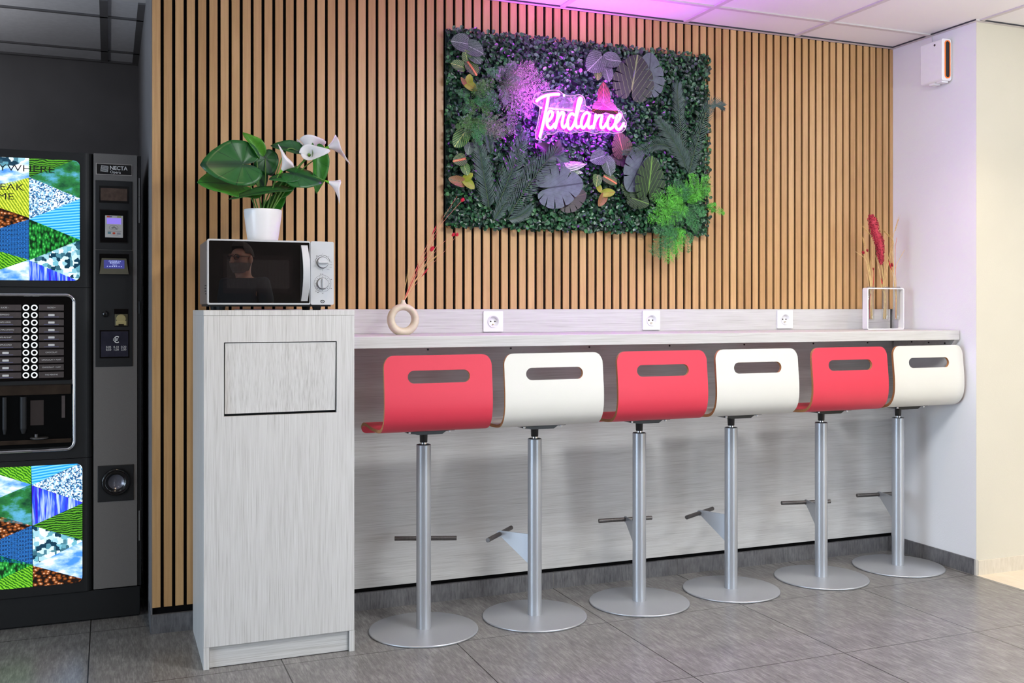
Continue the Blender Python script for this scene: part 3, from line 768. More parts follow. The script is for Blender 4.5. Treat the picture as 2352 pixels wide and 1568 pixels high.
def clip_convex(poly, clip):
    out = poly
    for (ax, az), (bx, bz) in zip(clip, clip[1:] + clip[:1]):
        inp = out; out = []
        side = lambda p: (bx - ax) * (p[1] - az) - (bz - az) * (p[0] - ax)
        for i in range(len(inp)):
            p, q = inp[i], inp[(i + 1) % len(inp)]
            sp_, sq_ = side(p), side(q)
            if sp_ >= 0: out.append(p)
            if (sp_ >= 0) != (sq_ >= 0):
                k = sp_ / (sp_ - sq_); out.append((p[0] + (q[0] - p[0]) * k, p[1] + (q[1] - p[1]) * k))
        if len(out) < 3: return []
    return out
def lightbox(name, x0, x1, z0, z1, tris):
    clip = rrect(x0, x1, z0, z1, 0.022, 6)
    b = MB(); keys = []
    for kind, poly in tris:
        a = sum(p[0] * q[1] - q[0] * p[1] for p, q in zip(poly, poly[1:] + poly[:1]))
        if a < 0: poly = poly[::-1]
        c = clip_convex(poly, clip)
        if not c: continue
        if kind not in keys: keys.append(kind)
        b.f([b.v((x, VF - 0.003, z)) for x, z in c], keys.index(kind))
    rim = [b.v((x, VF - 0.003, z)) for x, z in clip]; rb = [b.v((x, VF + 0.001, z)) for x, z in clip]
    for i in range(len(clip)):
        j = (i + 1) % len(clip); b.f((rim[j], rim[i], rb[i], rb[j]), len(keys))
    return b.build(name, [PICS[k] for k in keys] + [M_VDARK], door)
U = lambda a, c: (lambda p: (p.x, p.z))(on_y(a / 4.126, 320 + c / 4.126, VF - 0.003))
Lo = lambda a, c: (lambda p: (p.x, p.z))(on_y(a / 2.969, 1040 + c / 2.969, VF - 0.003))
up = [('terrace', [U(275,150), U(800,150), U(690,200), U(510,275), U(275,350)]), ('mountain', [U(690,200), U(820,150), U(820,590), U(275,355), U(510,275)]),
      ('crowd', [U(275,355), U(775,565), U(275,758)]), ('sea', [U(275,755), U(775,553), U(775,960)]), ('forest', [U(275,755), U(775,957), U(275,1145)]),
      ('city', [U(275,1145), U(800,935), U(800,1360), U(700,1325)]), ('fiber', [U(275,1145), U(780,1350), U(275,1400)]),
      ('city', [U(-450,150), U(275,150), U(275,200), U(-380,430)]), ('sky', [U(275,196), U(275,362), U(-380,610), U(-380,425)]),
      ('yellow', [U(275,362), U(275,742), U(-380,520), U(-380,610)]), ('beans', [U(275,742), U(275,760), U(-380,960), U(-380,520)]),
      ('circuit', [U(275,757), U(275,1143), U(-380,955)]), ('field', [U(275,1140), U(-380,1370), U(-380,950)]), ('sky', [U(275,1140), U(275,1420), U(-380,1420), U(-380,1365)])]
lightbox('picture_panel', -0.524, -0.1035, 1.3285, 1.7945, up)
lo = [('sea', [Lo(212,40), Lo(600,30), Lo(540,72), Lo(217,220)]), ('crowd', [Lo(217,220), Lo(590,52), Lo(590,340), Lo(567,337)]), ('fiber', [Lo(217,222), Lo(590,345), Lo(590,330), Lo(222,495)]),
      ('terrace', [Lo(222,495), Lo(600,325), Lo(600,608)]), ('city', [Lo(222,495), Lo(600,606), Lo(600,585), Lo(225,768)]), ('sky', [Lo(225,768), Lo(600,583), Lo(600,870)]), ('beans', [Lo(225,768), Lo(600,866), Lo(600,950), Lo(225,990)]),
      ('field', [Lo(-300,40), Lo(212,40), Lo(212,216), Lo(-300,60)]), ('sky', [Lo(212,214), Lo(-300,60), Lo(-300,430)]), ('mountain', [Lo(212,214), Lo(218,494), Lo(-300,360), Lo(-300,430)]),
      ('beans', [Lo(218,494), Lo(-300,350), Lo(-300,720)]), ('circuit', [Lo(218,494), Lo(222,760), Lo(-300,620), Lo(-300,718)]), ('forest', [Lo(222,760), Lo(-300,620), Lo(-300,1000)]), ('field', [Lo(222,760), Lo(222,1010), Lo(-300,1010), Lo(-300,998)])]
lightbox('picture_panel', -0.524, -0.0945, 0.158, 0.6195, lo)
M_INK = plain('black_print', (20, 24, 24), 0.4)
def word(s_, size, right, z, sx=1.25):
    text(s_, size, M_INK, door, right, VF - 0.0036, z, 'lettering', 'RIGHT', sx, -0.0002, 0.0002)
word('ANYWHERE', 0.036, U(520, 290)[0], U(520, 292)[1], 1.36)
word('BREAK', 0.036, U(230, 460)[0], U(230, 460)[1], 1.3)
word('TIME', 0.036, U(135, 545)[0], U(135, 545)[1], 1.3)
# -- selection panel with chrome frame
sx0, sx1, sz0, sz1 = -0.555, -0.1195, 0.6735, 1.2775
b = MB(); b.ring_prism(rrect(sx0, sx1, sz0, sz1, 0.032, 8), rrect(sx0 + 0.004, sx1 - 0.008, sz0 + 0.008, sz1 - 0.008, 0.025, 8), XZ, VF - 0.004, VF + 0.001); b.build('panel_bed', M_VDARK, door)
zspl = 0.945
b = MB(); b.prism(rrect(sx0 + 0.006, sx1 - 0.010, zspl, sz1 - 0.010, 0.012), XZ, VF - 0.003, VF - 0.0005); sel = b.build('selection_panel', M_VDARK, door, 0.001)
ring = [Vector((x, VF - 0.004, z)) for x, z in rrect(sx0 + 0.002, sx1 - 0.004, sz0 + 0.004, sz1 - 0.004, 0.030, 10)]
b = MB(); b.tube(ring, 0.0068, 12, closed=True); b.build('chrome_frame', M_CHROME, door)
M_RING = glow('lit_button_ring', (0.86, 0.95, 1.0, 1), 1.6)
names_r = ['SUCRE +', None, None, None, None, None, 'CHOCOLAT', 'CHOCOLAT + FORT', 'CHOCOLAT + LAIT', 'THE MENTHE']
names_l = ['SUCRE -', 'ESPRESSO', 'CAFE LONG', 'CAFE MACCHIATO', 'CAFE AU LAIT', 'CAPPUCCINO', None, None, None, None]
for k in range(10):
    z = 1.2245 - k * 0.02864
    for xb in (-0.2925, -0.2635):
        b = MB(); b.ring_prism(ringpts(xb, z, 0.0113, 0.0113, 28), ringpts(xb, z, 0.0072, 0.0072, 28), XZ, VF - 0.0046, VF - 0.003)
        rg = b.build('button', M_RING, sel)
        c = MB(); c.prism(ringpts(xb, z, 0.0071, 0.0071, 20), XZ, VF - 0.0050, VF - 0.003); 
        for i_ in range(len(c.V)): b.v(c.V[i_])
        rg.data.materials.append(M_VDARK)
        bm = bmesh.new(); bm.from_mesh(rg.data)
        off = root_loc(rg)
        vs = [bm.verts.new(Vector(p) - off) for p in c.V]
        for q in c.F:
            fc = bm.faces.new([vs[i_] for i_ in q]); fc.material_index = 1
        bm.to_mesh(rg.data); bm.free()
    for x0, x1, nm in ((-0.2475, -0.1605, names_r[k]), (-0.540, -0.3085, names_l[k])):
        b = MB(); b.box(x0, x1, VF - 0.0040, VF - 0.003, z - 0.0112, z + 0.0112)
        if nm is None or k in (1, 2, 3, 4, 5):
            w = 0.026; xm = (x0 + x1) / 2 if x0 > -0.3 else -0.362
            b.box(xm - w, xm + w, VF - 0.0043, VF - 0.004, z - 0.0078, z - 0.0066, 1)
            if nm is None: b.prism(rrect(xm - 0.011, xm + 0.011, z - 0.0038, z + 0.0042, 0.0015), XZ, VF - 0.0043, VF - 0.004, 2)
        lb = b.build('drink_label', [M_VLABEL, plain('blue_print', (110, 116, 160), 0.5) if k == 0 else bpy.data.materials['blue_print'], M_VTEXT], sel)
        if nm:
            lines = ['INFUSION', nm] if nm == 'THE MENTHE' else [nm]
            lines = [nm]
            for li, ln in enumerate(lines):
                text(ln, 0.0075, M_VTEXT, lb, (x0 + x1) / 2 if x0 > -0.3 else -0.365, VF - 0.0041, z + (0.002 if k in (1, 2, 3, 4, 5) else 0.0), 'lettering', depth=0.0002)
# -- dispensing bay
b = MB(); bx0, bx1 = sx0 + 0.006, sx1 - 0.010
b.box(bx0, bx1, VF - 0.0022, VF - 0.0005, 0.688, 0.928); b.build('dispensing_bay', plain('bay_black', (5, 5, 5), 0.4, spec=0.1), door)
M_BRONZE = plain('bay_trim', (74, 62, 52), 0.18, 0.6, var=0.2, scale=20)
b = MB(); b.prism([(VF - 0.001, 0.930), (VF - 0.014, 0.927), (VF - 0.010, 0.892), (VF - 0.001, 0.890)], YZ, bx0, bx1 - 0.006); b.build('bay_hood', M_BRONZE, door)
b = MB(); b.box(bx0, bx1 - 0.004, VF - 0.010, VF - 0.002, 0.704, 0.720); b.build('bay_sill', M_BRONZE, door, 0.001)
for xs, r_ in ((-0.301, 0.012), (-0.365, 0.008)):
    b = MB(); b.cyl((xs, VF - 0.006, 0.765), (xs, VF - 0.006, 0.885), r_, n=20); b.cyl((xs, VF - 0.006, 0.745), (xs, VF - 0.006, 0.765), r_ * .5, r_, n=20); b.build('spout', M_BLACK_MATT, door)
b = MB(); b.box(-0.277, -0.231, VF - 0.004, VF - 0.002, 0.775, 0.870); b.build('cup_guide', plain('bay_brown', (52, 42, 38), 0.4), door)
b = MB(); b.box(-0.168, -0.156, VF - 0.006, VF - 0.002, 0.800, 0.885); b.build('bay_strip', M_VLABEL, door)
b = MB(); b.lathe([(0.0, 0.724), (0.030, 0.724), (0.033, 0.727), (0.030, 0.730), (0, 0.730)], c=(-0.246, VF - 0.012, 0), n=28); b.cyl((-0.256, VF - 0.016, 0.728), (-0.256, VF - 0.016, 0.742), 0.006, n=14); b.build('cup_rest', M_DARKSTEEL, door)
# -- payment column fittings
def cbox(name, m, x0, x1, z0, z1, d, par, bev=0.0008, back=None): 
    b = MB(); b.box(x0, x1, VF - d, VF + 0.0005 if back is None else VF - back, z0, z1); return b.build(name, m, par, bev)
M_FRAME = plain('name_plate_frame', (170, 164, 158), 0.4, 0.5)
lp = cbox('name_plate', M_FRAME, -0.0460, 0.0870, 1.7450, 1.7900, 0.0015, col)
cbox('plate_field', M_VDARK, -0.0430, 0.0840, 1.7480, 1.7870, 0.0020, lp, 0, 0.0014)
text('NECTA', 0.0215, M_VTEXT, lp, 0.0365, VF - 0.0022, 1.7725, 'lettering', sx=0.92, offset=0.0003)
text('Opera', 0.0150, M_VTEXT, lp, 0.0250, VF - 0.0022, 1.7565, 'lettering')
b = MB()
for k in range(7):
    zz = 1.7800 - k * 0.0036; xo = -0.0275 + 0.0012 * (k % 2) - 0.0005 * k
    b.prism([(xo, zz), (xo + 0.026, zz - 0.002), (xo + 0.0262, zz - 0.0007), (xo + 0.0002, zz + 0.0012)], XZ, VF - 0.0024, VF - 0.0020)
b.prism([(-0.029, 1.7630), (-0.0278, 1.7630), (-0.0252, 1.7815), (-0.0264, 1.7815)], XZ, VF - 0.0024, VF - 0.0020)
b.prism([(-0.004, 1.7560), (-0.0028, 1.7560), (-0.0003, 1.7770), (-0.0015, 1.7770)], XZ, VF - 0.0024, VF - 0.0020)
b.build('maker_emblem', M_VTEXT, lp)
m1 = cbox('upper_module', M_VBLK, -0.0480, 0.0870, 1.4525, 1.7230, 0.003, col, 0.002)
m2 = cbox('lower_module', M_VBLK, -0.0480, 0.0885, 0.9930, 1.4505, 0.003, col, 0.002)
d1 = cbox('display_frame', M_VDARK, -0.0350, 0.0740, 1.6350, 1.7020, 0.0045, m1)
cbox('display_window', plain('display_brown', (96, 78, 68), 0.12, 0.3, var=0.25, scale=60), -0.0290, 0.0680, 1.6440, 1.6930, 0.0052, d1, 0.0005, 0.0044)
rd = cbox('card_reader', M_VDARK, -0.0340, 0.0720, 1.4780, 1.6100, 0.006, m1, 0.004)
fc = cbox('reader_face', plain('reader_white', (206, 200, 194), 0.4), -0.0125, 0.0530, 1.4995, 1.5860, 0.009, rd, 0.0015, 0.0059)
cbox('reader_screen', glow('lilac_screen', lin(150, 130, 245), 1.0), -0.0065, 0.0460, 1.5520, 1.5755, 0.0096, rd, 0, 0.0089)
def dot(b, x0, x1, z0, z1, m): b.box(x0, x1, VF - 0.0094, VF - 0.0089, z0, z1, m)
b = MB()
dot(b, -0.0065, 0.0040, 1.5785, 1.5840, 0); dot(b, 0.0040, 0.0120, 1.5790, 1.5825, 1); dot(b, 0.0310, 0.0460, 1.5790, 1.5830, 2)
dot(b, -0.003, 0.0085, 1.5135, 1.5215, 3); b.prism(ringpts(0.0195, 1.5165, 0.0055, 0.0042, 16), XZ, VF - 0.0094, VF - 0.0089, 0); dot(b, 0.0305, 0.0440, 1.5130, 1.5150, 1); dot(b, 0.0305, 0.0440, 1.5170, 1.5190, 1)
dot(b, -0.004, 0.0460, 1.5236, 1.5246, 4); dot(b, 0.0050, 0.0360, 1.5086, 1.5094, 4)
b.build('reader_marks', [plain('print_red', (205, 70, 40), .5), plain('print_navy', (60, 66, 110), .5), plain('print_olive', (150, 160, 50), .5), plain('print_teal', (96, 140, 150), .5), M_MARK], fc)
b = MB()
b.ring_prism(ringpts(0.0185, 1.5385, 0.0165, 0.0095), ringpts(0.0185, 1.5385, 0.0157, 0.0087), XZ, VF - 0.0094, VF - 0.0089, 0)
b.prism([(0.010, 1.5395), (0.020, 1.5440), (0.027, 1.5390), (0.033, 1.5315), (0.0295, 1.5312), (0.022, 1.5365), (0.012, 1.5335)], XZ, VF - 0.0094, VF - 0.0089, 1)
b.build('contactless_symbol', [M_MARK, plain('print_grey', (140, 136, 134), .5)], fc)
# lower display on a sloping olive hood
M_OLIVE = plain('olive_hood', (92, 88, 70), 0.5)
cbox('display_recess', M_VDARK, -0.0340, 0.0755, 1.3560, 1.4360, 0.0036, m2)
hood = lambda a, bb, c: (a, VF - 0.004 - (1.432 - bb) * 0.20 + c, bb)
b = MB(); b.prism([(-0.0330, 1.3560), (0.0735, 1.3560), (0.0650, 1.4180), (-0.0250, 1.4180)], hood, 0.0, 0.012); hd = b.build('display_hood', M_OLIVE, m2)
b = MB(); b.prism([(-0.0170, 1.3780), (0.0580, 1.3780), (0.0580, 1.4110), (-0.0170, 1.4110)], hood, -0.0006, 0.0); b.build('lcd_screen', glow('blue_lcd', lin(84, 88, 190), 0.55), hd)
M_LCD = glow('lcd_letters', lin(190, 205, 255), 1.3)
for s_, z in (('CHOISIR LA', 1.4060), ('BOISSON', 1.3995), ('Sucre', 1.3920)):
    text(s_, 0.0085 if s_ != 'Sucre' else 0.0070, M_LCD, hd, 0.0225, hood(0, z, 0)[1] - 0.0010, z, 'lettering', depth=0.0001)
b = MB()
for k in range(7):
    xk = -0.006 + k * 0.0085; b.prism([(xk, 1.3850), (xk + (0.005 if 0 < k < 4 else 0.003), 1.3850), (xk + (0.005 if 0 < k < 4 else 0.003), 1.3875), (xk, 1.3875)], hood, -0.0012, -0.0006)
b.build('sugar_bar', M_LCD, hd)
b = MB(); b.lathe([(0.0, 0), (0.0095, 0), (0.0125, 0.002), (0.0125, 0.004), (0.0, 0.004)], n=24)
k_ = MB(); k_.F = b.F; k_.M = b.M; k_.S = b.S; k_.V = [(x - 0.0105, VF - 0.003 - z, 1.2000 + y) for x, y, z in b.V]; k_.build('return_button', M_VDARK, m2)
cs = cbox('coin_slot', M_VDARK, 0.0195, 0.0725, 1.1500, 1.2200, 0.004, m2)
cbox('coin_cheek', plain('coin_olive', (96, 92, 70), 0.35), 0.0225, 0.0700, 1.1530, 1.1990, 0.0060, cs, 0.001, 0.0039)
b = MB(); b.cyl((0.0460, VF - 0.006, 1.1810), (0.0460, VF - 0.0095, 1.1800), 0.0180, 0.0165, n=32); b.box(0.0270, 0.0650, VF - 0.008, VF - 0.006, 1.1560, 1.1720); b.build('brass_coin_plate', plain('brass_plate', (196, 182, 128), 0.35, 0.4), cs, 0.0005)
cbox('coin_notch', M_VDARK, 0.0360, 0.0560, 1.1540, 1.1600, 0.0090, cs, 0.001, 0.006)
pw = cbox('price_window', M_VDARK, -0.0330, 0.0760, 1.0260, 1.1370, 0.0045, m2)
cbox('price_card', plain('price_card_blue', (48, 47, 58), 0.14, var=0.25, scale=25), -0.0280, 0.0720, 1.0320, 1.1315, 0.0052, pw, 0.0004, 0.0044)
text('€', 0.036, M_VTEXT, pw, 0.0280, VF - 0.0054, 1.0970, 'lettering', offset=0.0006)
for r_, row in enumerate((('0,05', '0,10', '0,20'), ('0,50', '1,00', '2,00'))):
    for c_, s_ in enumerate(row): text(s_, 0.0115, M_VTEXT, pw, 0.0000 + c_ * 0.0275, VF - 0.0054, 1.0700 - r_ * 0.0105, 'lettering')
rc = cbox('coin_return', M_VBLK, -0.0400, 0.0925, 0.4640, 0.6060, 0.0035, col, 0.002)
b = MB()
prev = None
for r_, d in ((0.053, 0.0036), (0.053, 0.0115), (0.048, 0.0145), (0.036, 0.0145), (0.034, 0.0115), (0.031, 0.0110), (0.029, 0.0060), (0.0, 0.0045)):
    cur = [b.v((0.0275 + r_ * math.cos(2*PI*k/40), VF - d, 0.5400 + r_ * math.sin(2*PI*k/40))) for k in range(40)]
    if prev:
        for k in range(40): b.f((prev[k], prev[(k+1) % 40], cur[(k+1) % 40], cur[k]), 1 if r_ <= 0.029 and d < 0.005 else 0, True)
    prev = cur
b.build('return_cup', [M_VDARK, plain('smoky_flap', (98, 97, 106), 0.2, 0.3)], rc)

# ================================================================ GREEN PLANT PANEL
rnd = random.Random(11)
PX0, PX1, PZ0, PZ1 = 1.306, 2.571, 1.566, 2.384
panel = thing('hanging_plant_panel', (1.94, -0.02, 1.566), 'rectangular artificial green plant panel on the slatted wall', 'plant panel')
b = MB(); b.box(PX0, PX1, -0.012, -0.0005, PZ0, PZ1); b.build('backing_board', plain('backing_green', (14, 44, 36), 0.8, var=0.3), panel)

def mk_box():
    t = NT('boxwood_leaf'); g = t.n('ShaderNodeNewGeometry')
    c = t.ramp(g.outputs['Random Per Island'], [(0.0, lin(12, 40, 26)), (1.0, lin(78, 142, 78)), (0.35, lin(20, 64, 38)), (0.65, lin(30, 86, 50)), (0.9, lin(48, 110, 62))])
    t.base(c).set(0.36, 0, 0.8); return t.mat
M_BOXWOOD = mk_box()
b = MB()
def boxleaf(b, c, nrm, size, spin):
    nrm = nrm.normalized(); a, e = b.frame_of(nrm)
    d = a * math.cos(spin) + e * math.sin(spin); s = nrm.cross(d); fold = nrm * size * 0.22
    P = [c - d * size, c - d * size * .45 + s * size * .68 + fold, c + d * size * .45 + s * size * .70 + fold, c + d * size, c + d * size * .45 - s * size * .70 + fold, c - d * size * .45 - s * size * .68 + fold]
    i = [b.v(p) for p in P]
    b.f((i[0], i[3], i[2], i[1])); b.f((i[0], i[5], i[4], i[3]))
for k in range(13500):
    x = rnd.uniform(PX0 - 0.004, PX1 + 0.010); z = rnd.uniform(PZ0 - 0.010, PZ1 + 0.010)
    edge = min(x - PX0, PX1 - x, z - PZ0, PZ1 - z)
    if edge < 0 and rnd.random() > 0.75: continue
    y = -0.014 - 0.030 * rnd.random() ** 0.8
    n = Vector((rnd.gauss(0, .55), -1, rnd.gauss(0.25, .55)))
    boxleaf(b, Vector((x, y, z)), n, rnd.uniform(0.0072, 0.0118), rnd.uniform(0, 6.28))
tag(b.build('boxwood_foliage', M_BOXWOOD, panel), kind='stuff')

# -- leaf kinds
def veined(name, base, vein, edge=None, n_v=9, w=0.10, rough=0.45, lift=0.9, net=0.0, radial=False):
    t = NT(name); uv = t.n('ShaderNodeUVMap'); sp = t.n('ShaderNodeSeparateXYZ'); t.l(uv.outputs[0], sp.inputs[0])
    ax = t.math('ABSOLUTE', sp.outputs[0])
    mid = t.math('LESS_THAN', ax, 0.035)
    q = t.math('SUBTRACT', sp.outputs[1], t.math('MULTIPLY', ax, lift))
    nz = t.noise(t.pos(), 60, 2)
    q = t.math('ADD', q, t.math('MULTIPLY', nz, 0.06))
    if radial:
        yy = t.math('SUBTRACT', t.math('MULTIPLY', sp.outputs[1], 1.5), 0.5)
        q = t.math('ADD', t.math('DIVIDE', t.math('ARCTAN2', t.math('MULTIPLY', ax, 0.7), yy), PI), t.math('MULTIPLY', nz, 0.03))
    side = t.math('LESS_THAN', t.math('FRACT', t.math('MULTIPLY', q, n_v)), w)
    m = t.math('MAXIMUM', mid, side)
    if net > 0:
        v = t.n('ShaderNodeTexVoronoi', feature='DISTANCE_TO_EDGE'); v.inputs['Scale'].default_value = 220; t.l(t.pos(), v.inputs['Vector'])
        m = t.math('MAXIMUM', m, t.math('MULTIPLY', t.math('LESS_THAN', v.outputs[0], 0.09), net))
    col = base if edge is None else t.ramp(ax, [(0.10, edge), (0.20, base)])
    if isinstance(col, tuple):
        col = t.ramp(t.noise(t.pos(), 45, 2), [(0.3, tuple(x * 0.8 for x in col[:3]) + (1,)), (0.7, tuple(min(1, x * 1.15) for x in col[:3]) + (1,))])
    t.base(t.mix(m, col, vein)).set(rough, 0, 0.4); return t.mat
M_MON_DARK = veined('monstera_dark_green', lin(34, 42, 34), lin(104, 138, 70), n_v=5, w=0.06)
M_MON_GREEN = veined('monstera_green', lin(30, 54, 28), lin(104, 150, 60), n_v=5, w=0.06)
M_MON_GREY = veined('monstera_pale_underside', lin(98, 110, 116), lin(64, 72, 80), n_v=5, w=0.03, rough=0.6)
M_MON_PLUM = veined('plum_leaf', lin(56, 46, 50), lin(84, 66, 66), n_v=6, w=0.05)
M_MON_RUST = veined('rusty_leaf', lin(78, 58, 58), lin(190, 120, 100), n_v=6, w=0.06)
M_VARIEG = veined('variegated_leaf', lin(58, 96, 60), lin(214, 222, 214), n_v=5, w=0.45)
M_FIT = veined('silver_veined_leaf', lin(28, 58, 40), lin(140, 164, 142), n_v=6, w=0.08, net=0.32)
M_FIT2 = veined('lime_veined_leaf', lin(22, 86, 26), lin(176, 196, 100), n_v=4.5, w=0.13)
M_FITRED = veined('red_hearted_leaf', lin(22, 66, 30), lin(186, 190, 100), edge=lin(206, 40, 44), n_v=5, w=0.11)
M_FITYEL = veined('yellow_leaf', lin(138, 158, 36), lin(150, 92, 30), n_v=6, w=0.14)
M_FITORA = veined('orange_leaf', lin(150, 92, 52), lin(70, 84, 40), n_v=5, w=0.35)
M_REDVEIN = veined('red_veined_leaf', lin(30, 16, 26), lin(238, 60, 90), n_v=5, w=0.09)
M_CYCAS = plain('palm_frond_green', (46, 72, 64), 0.42, var=0.25, scale=25)
M_FERN_GREY = plain('grey_green_fern', (96, 118, 100), 0.6, var=0.35, scale=30)
M_FERN_PINK = plain('pinkish_fern', (128, 124, 116), 0.6, var=0.25, scale=40)
M_FERN_GREEN = plain('mid_green_fern', (56, 122, 66), 0.55, var=0.5, scale=30)
M_FERN_LIME = plain('bright_green_fern', (84, 176, 50), 0.5, var=0.45, scale=40)
M_FERN_OLIVE = plain('olive_green_fern', (74, 122, 56), 0.55, var=0.4, scale=35)
M_STALK = plain('leaf_stalk', (70, 96, 56), 0.6)

HEART = [(0, 1), (12, .90), (25, .79), (45, .68), (70, .60), (95, .55), (120, .51), (145, .46), (162, .38), (174, .22), (180, .12)]
ROUND = [(0, 1), (14, .93), (35, .84), (60, .72), (90, .60), (120, .50), (150, .40), (170, .30), (180, .26)]
LANCE = [(0, 1), (6, .86), (14, .66), (28, .46), (50, .33), (90, .25), (140, .20), (180, .16)]
def table(tab, d):
    d = abs(d)
    for (a, va_), (c, vc) in zip(tab, tab[1:]):
        if d <= c: return va_ + (vc - va_) * (d - a) / (c - a)
    return tab[-1][1]
def polar_leaf(b, J, T, N, wf=1.0, tab=HEART, cup=0.12, droop=0.10, nphi=36, nr=4, lobes=0, m=0, wave=0.0, fold=0.0):
    """leaf blade: J stalk joint, T tip, N facing.  lobes > 0 cuts the margin between the veins"""
    J, T, N = Vector(J), Vector(T), Vector(N)
    ey = T - J; L = ey.length; ey.normalize(); ez = (N - ey * N.dot(ey)).normalized(); ex = ey.cross(ez)
    # widest half width of the table
    wmax = max(table(tab, d) * math.sin(math.radians(d)) for d in range(0, 181, 3))
    def put(x, y, uvx, uvy, k=0.0):
        h = cup * L * (x / (wmax * wf + 1e-6)) ** 2 - droop * L * max(0, y) ** 2 + wave * L * math.sin(7 * k) * abs(x) + fold * L * abs(x)
        return b.v(J + ex * (x * L) + ey * (y * L) + ez * h, (uvx, uvy))
    if lobes == 0:
        rim = []
        for i in range(nphi + 1):
            ph = -178 + 356 * i / nphi; r = table(tab, ph); a = math.radians(ph)
            rim.append((r * math.sin(a) * wf, r * math.cos(a), a))
        rings = []
        for k in range(nr + 1):
            s = k / nr
            if k == 0: rings.append([put(0, 0.02, 0, 0.3)] * len(rim)); continue
            rings.append([put(x * s, y * s, x * s / (wmax * wf), (y * s + .5) / 1.5, a) for x, y, a in rim])
        for A, B in zip(rings, rings[1:]):
            for i in range(len(rim) - 1):
                if A[i] == A[i + 1]: b.f((A[i], B[i], B[i + 1]), m, True)
                else: b.f((A[i], B[i], B[i + 1], A[i + 1]), m, True)
        return
    for sgn in (-1, 1):
        for k in range(lobes):
            lo_, hi_ = 172 * k / lobes, 172 * (k + 1) / lobes
            cols = 4; strip = []
            for i in range(cols + 1):
                f = i / cols
                ph = lo_ + (hi_ - lo_) * f
                rows_ = []
                for s in (0.0, 0.35, 0.55, 0.8, 1.0):
                    sq_ = 0.0 if s < 0.5 else (0.085 if k else 0.05) * min(1, (s - 0.5) / 0.25)
                    ph2 = lo_ + (hi_ - lo_) * (0.5 + (f - 0.5) * (1 - 2 * sq_ * 0.8))
                    if k == 0: ph2 = (hi_) * f * (1 - sq_ * .8)
                    r = table(tab, ph2) * (1.0 - 0.03 * (2 * f - 1) ** 4 * (s > .9))
                    a = math.radians(ph2); o = 0.50 * max(0, 1 - ph2 / 115)
                    X_, Y_ = r * math.sin(a) * wf * sgn, r * math.cos(a)
                    x, y = X_ * s, o + (Y_ - o) * s
                    rows_.append(put(x, y, x / (wmax * wf), (y + .5) / 1.5, a))
                strip.append(rows_)
            for A, B in zip(strip, strip[1:]):
                for i in range(4):
                    q = (A[i], A[i + 1], B[i + 1], B[i]); b.f(q if sgn > 0 else q[::-1], m, True)
def offset_pt(p, dy): return Vector((p.x, p.y + dy, p.z))

SA = lambda a, c, Y: on_y(1000 + a / 5.809, 50 + c / 5.809, Y)
SB = lambda a, c, Y: on_y(1320 + a / 6.031, 60 + c / 6.031, Y)
SCC = lambda a, c, Y: on_y(1000 + a / 6.029, 300 + c / 6.029, Y)
SD = lambda a, c, Y: on_y(1320 + a / 5.228, 300 + c / 5.228, Y)

def monstera(S, J, T, Y, tilt, mat, wf, name='monstera_leaf', lobes=6, cup=0.04, droop=0.06, nz=0.15):
    j = S(*J, Y); t_ = S(*T, Y - 0.012)
    b = MB(); polar_leaf(b, j, t_, Vector((tilt, -1, nz)), wf, HEART, cup, droop, lobes=lobes)
    o = b.build(name, mat, panel)
    c = MB(); d = (j - t_).normalized()
    c.tube([j, j + d * 0.02 + Vector((0, 0.012, 0)), j + d * 0.045 + Vector((0, 0.040, 0))], 0.0018, 6); c.build('leaf_stem', M_STALK, o)
    return o
monstera(SB, (1010, 800), (1075, 350), -0.058, 0.15, M_MON_GREY, 1.05)
monstera(SB, (795, 850), (885, 375), -0.072, -0.1, M_MON_DARK, 1.12)
monstera(SCC, (1800, 960), (2105, 860), -0.046, 0.0, M_MON_PLUM, 1.0)
monstera(SCC, (1590, 790), (2075, 720), -0.070, 0.0, M_MON_GREY, 1.0, nz=-0.05)
monstera(SD, (800, 400), (640, 735), -0.062, 0.1, M_MON_GREY, 1.0, nz=-0.05)
monstera(SD, (890, 690), (945, 290), -0.074, 0.1, M_MON_GREEN, 0.95)
monstera(SD, (705, 815), (905, 880), -0.060, 0.0, M_MON_GREEN, 1.05, cup=0.12)
monstera(SD, (700, 760), (560, 640), -0.052, 0.0, M_MON_GREEN, 0.9)
monstera(SD, (575, 240), (520, 10), -0.060, 0.0, M_MON_RUST, 1.1)
monstera(SD, (590, 330), (420, 330), -0.050, 0.0, M_MON_PLUM, 0.9)
for J, T, Y, m_, w in (((1540, 285), (1420, 170), -0.062, M_MON_PLUM, 0.75), ((1640, 315), (1730, 130), -0.066, M_MON_PLUM, 0.75), ((1600, 330), (1790, 235), -0.060, M_MON_PLUM, 0.6)):
    b = MB(); polar_leaf(b, SCC(*J, Y), SCC(*T, Y - .02), Vector((0.2, -1, 0.2)), w, HEART, 0.25, 0.15, m=0); b.build('dark_leaf', m_, panel)
for J, T, Y, w in (((1790, 480), (2090, 440), -0.066, 0.55), ((1800, 520), (2060, 560), -0.056, 0.5)):
    b = MB(); polar_leaf(b, SCC(*J, Y), SCC(*T, Y - .02), Vector((0.1, -1, 0.6)), w, HEART, -0.15, 0.15); b.build('variegated_leaf', M_VARIEG, panel)

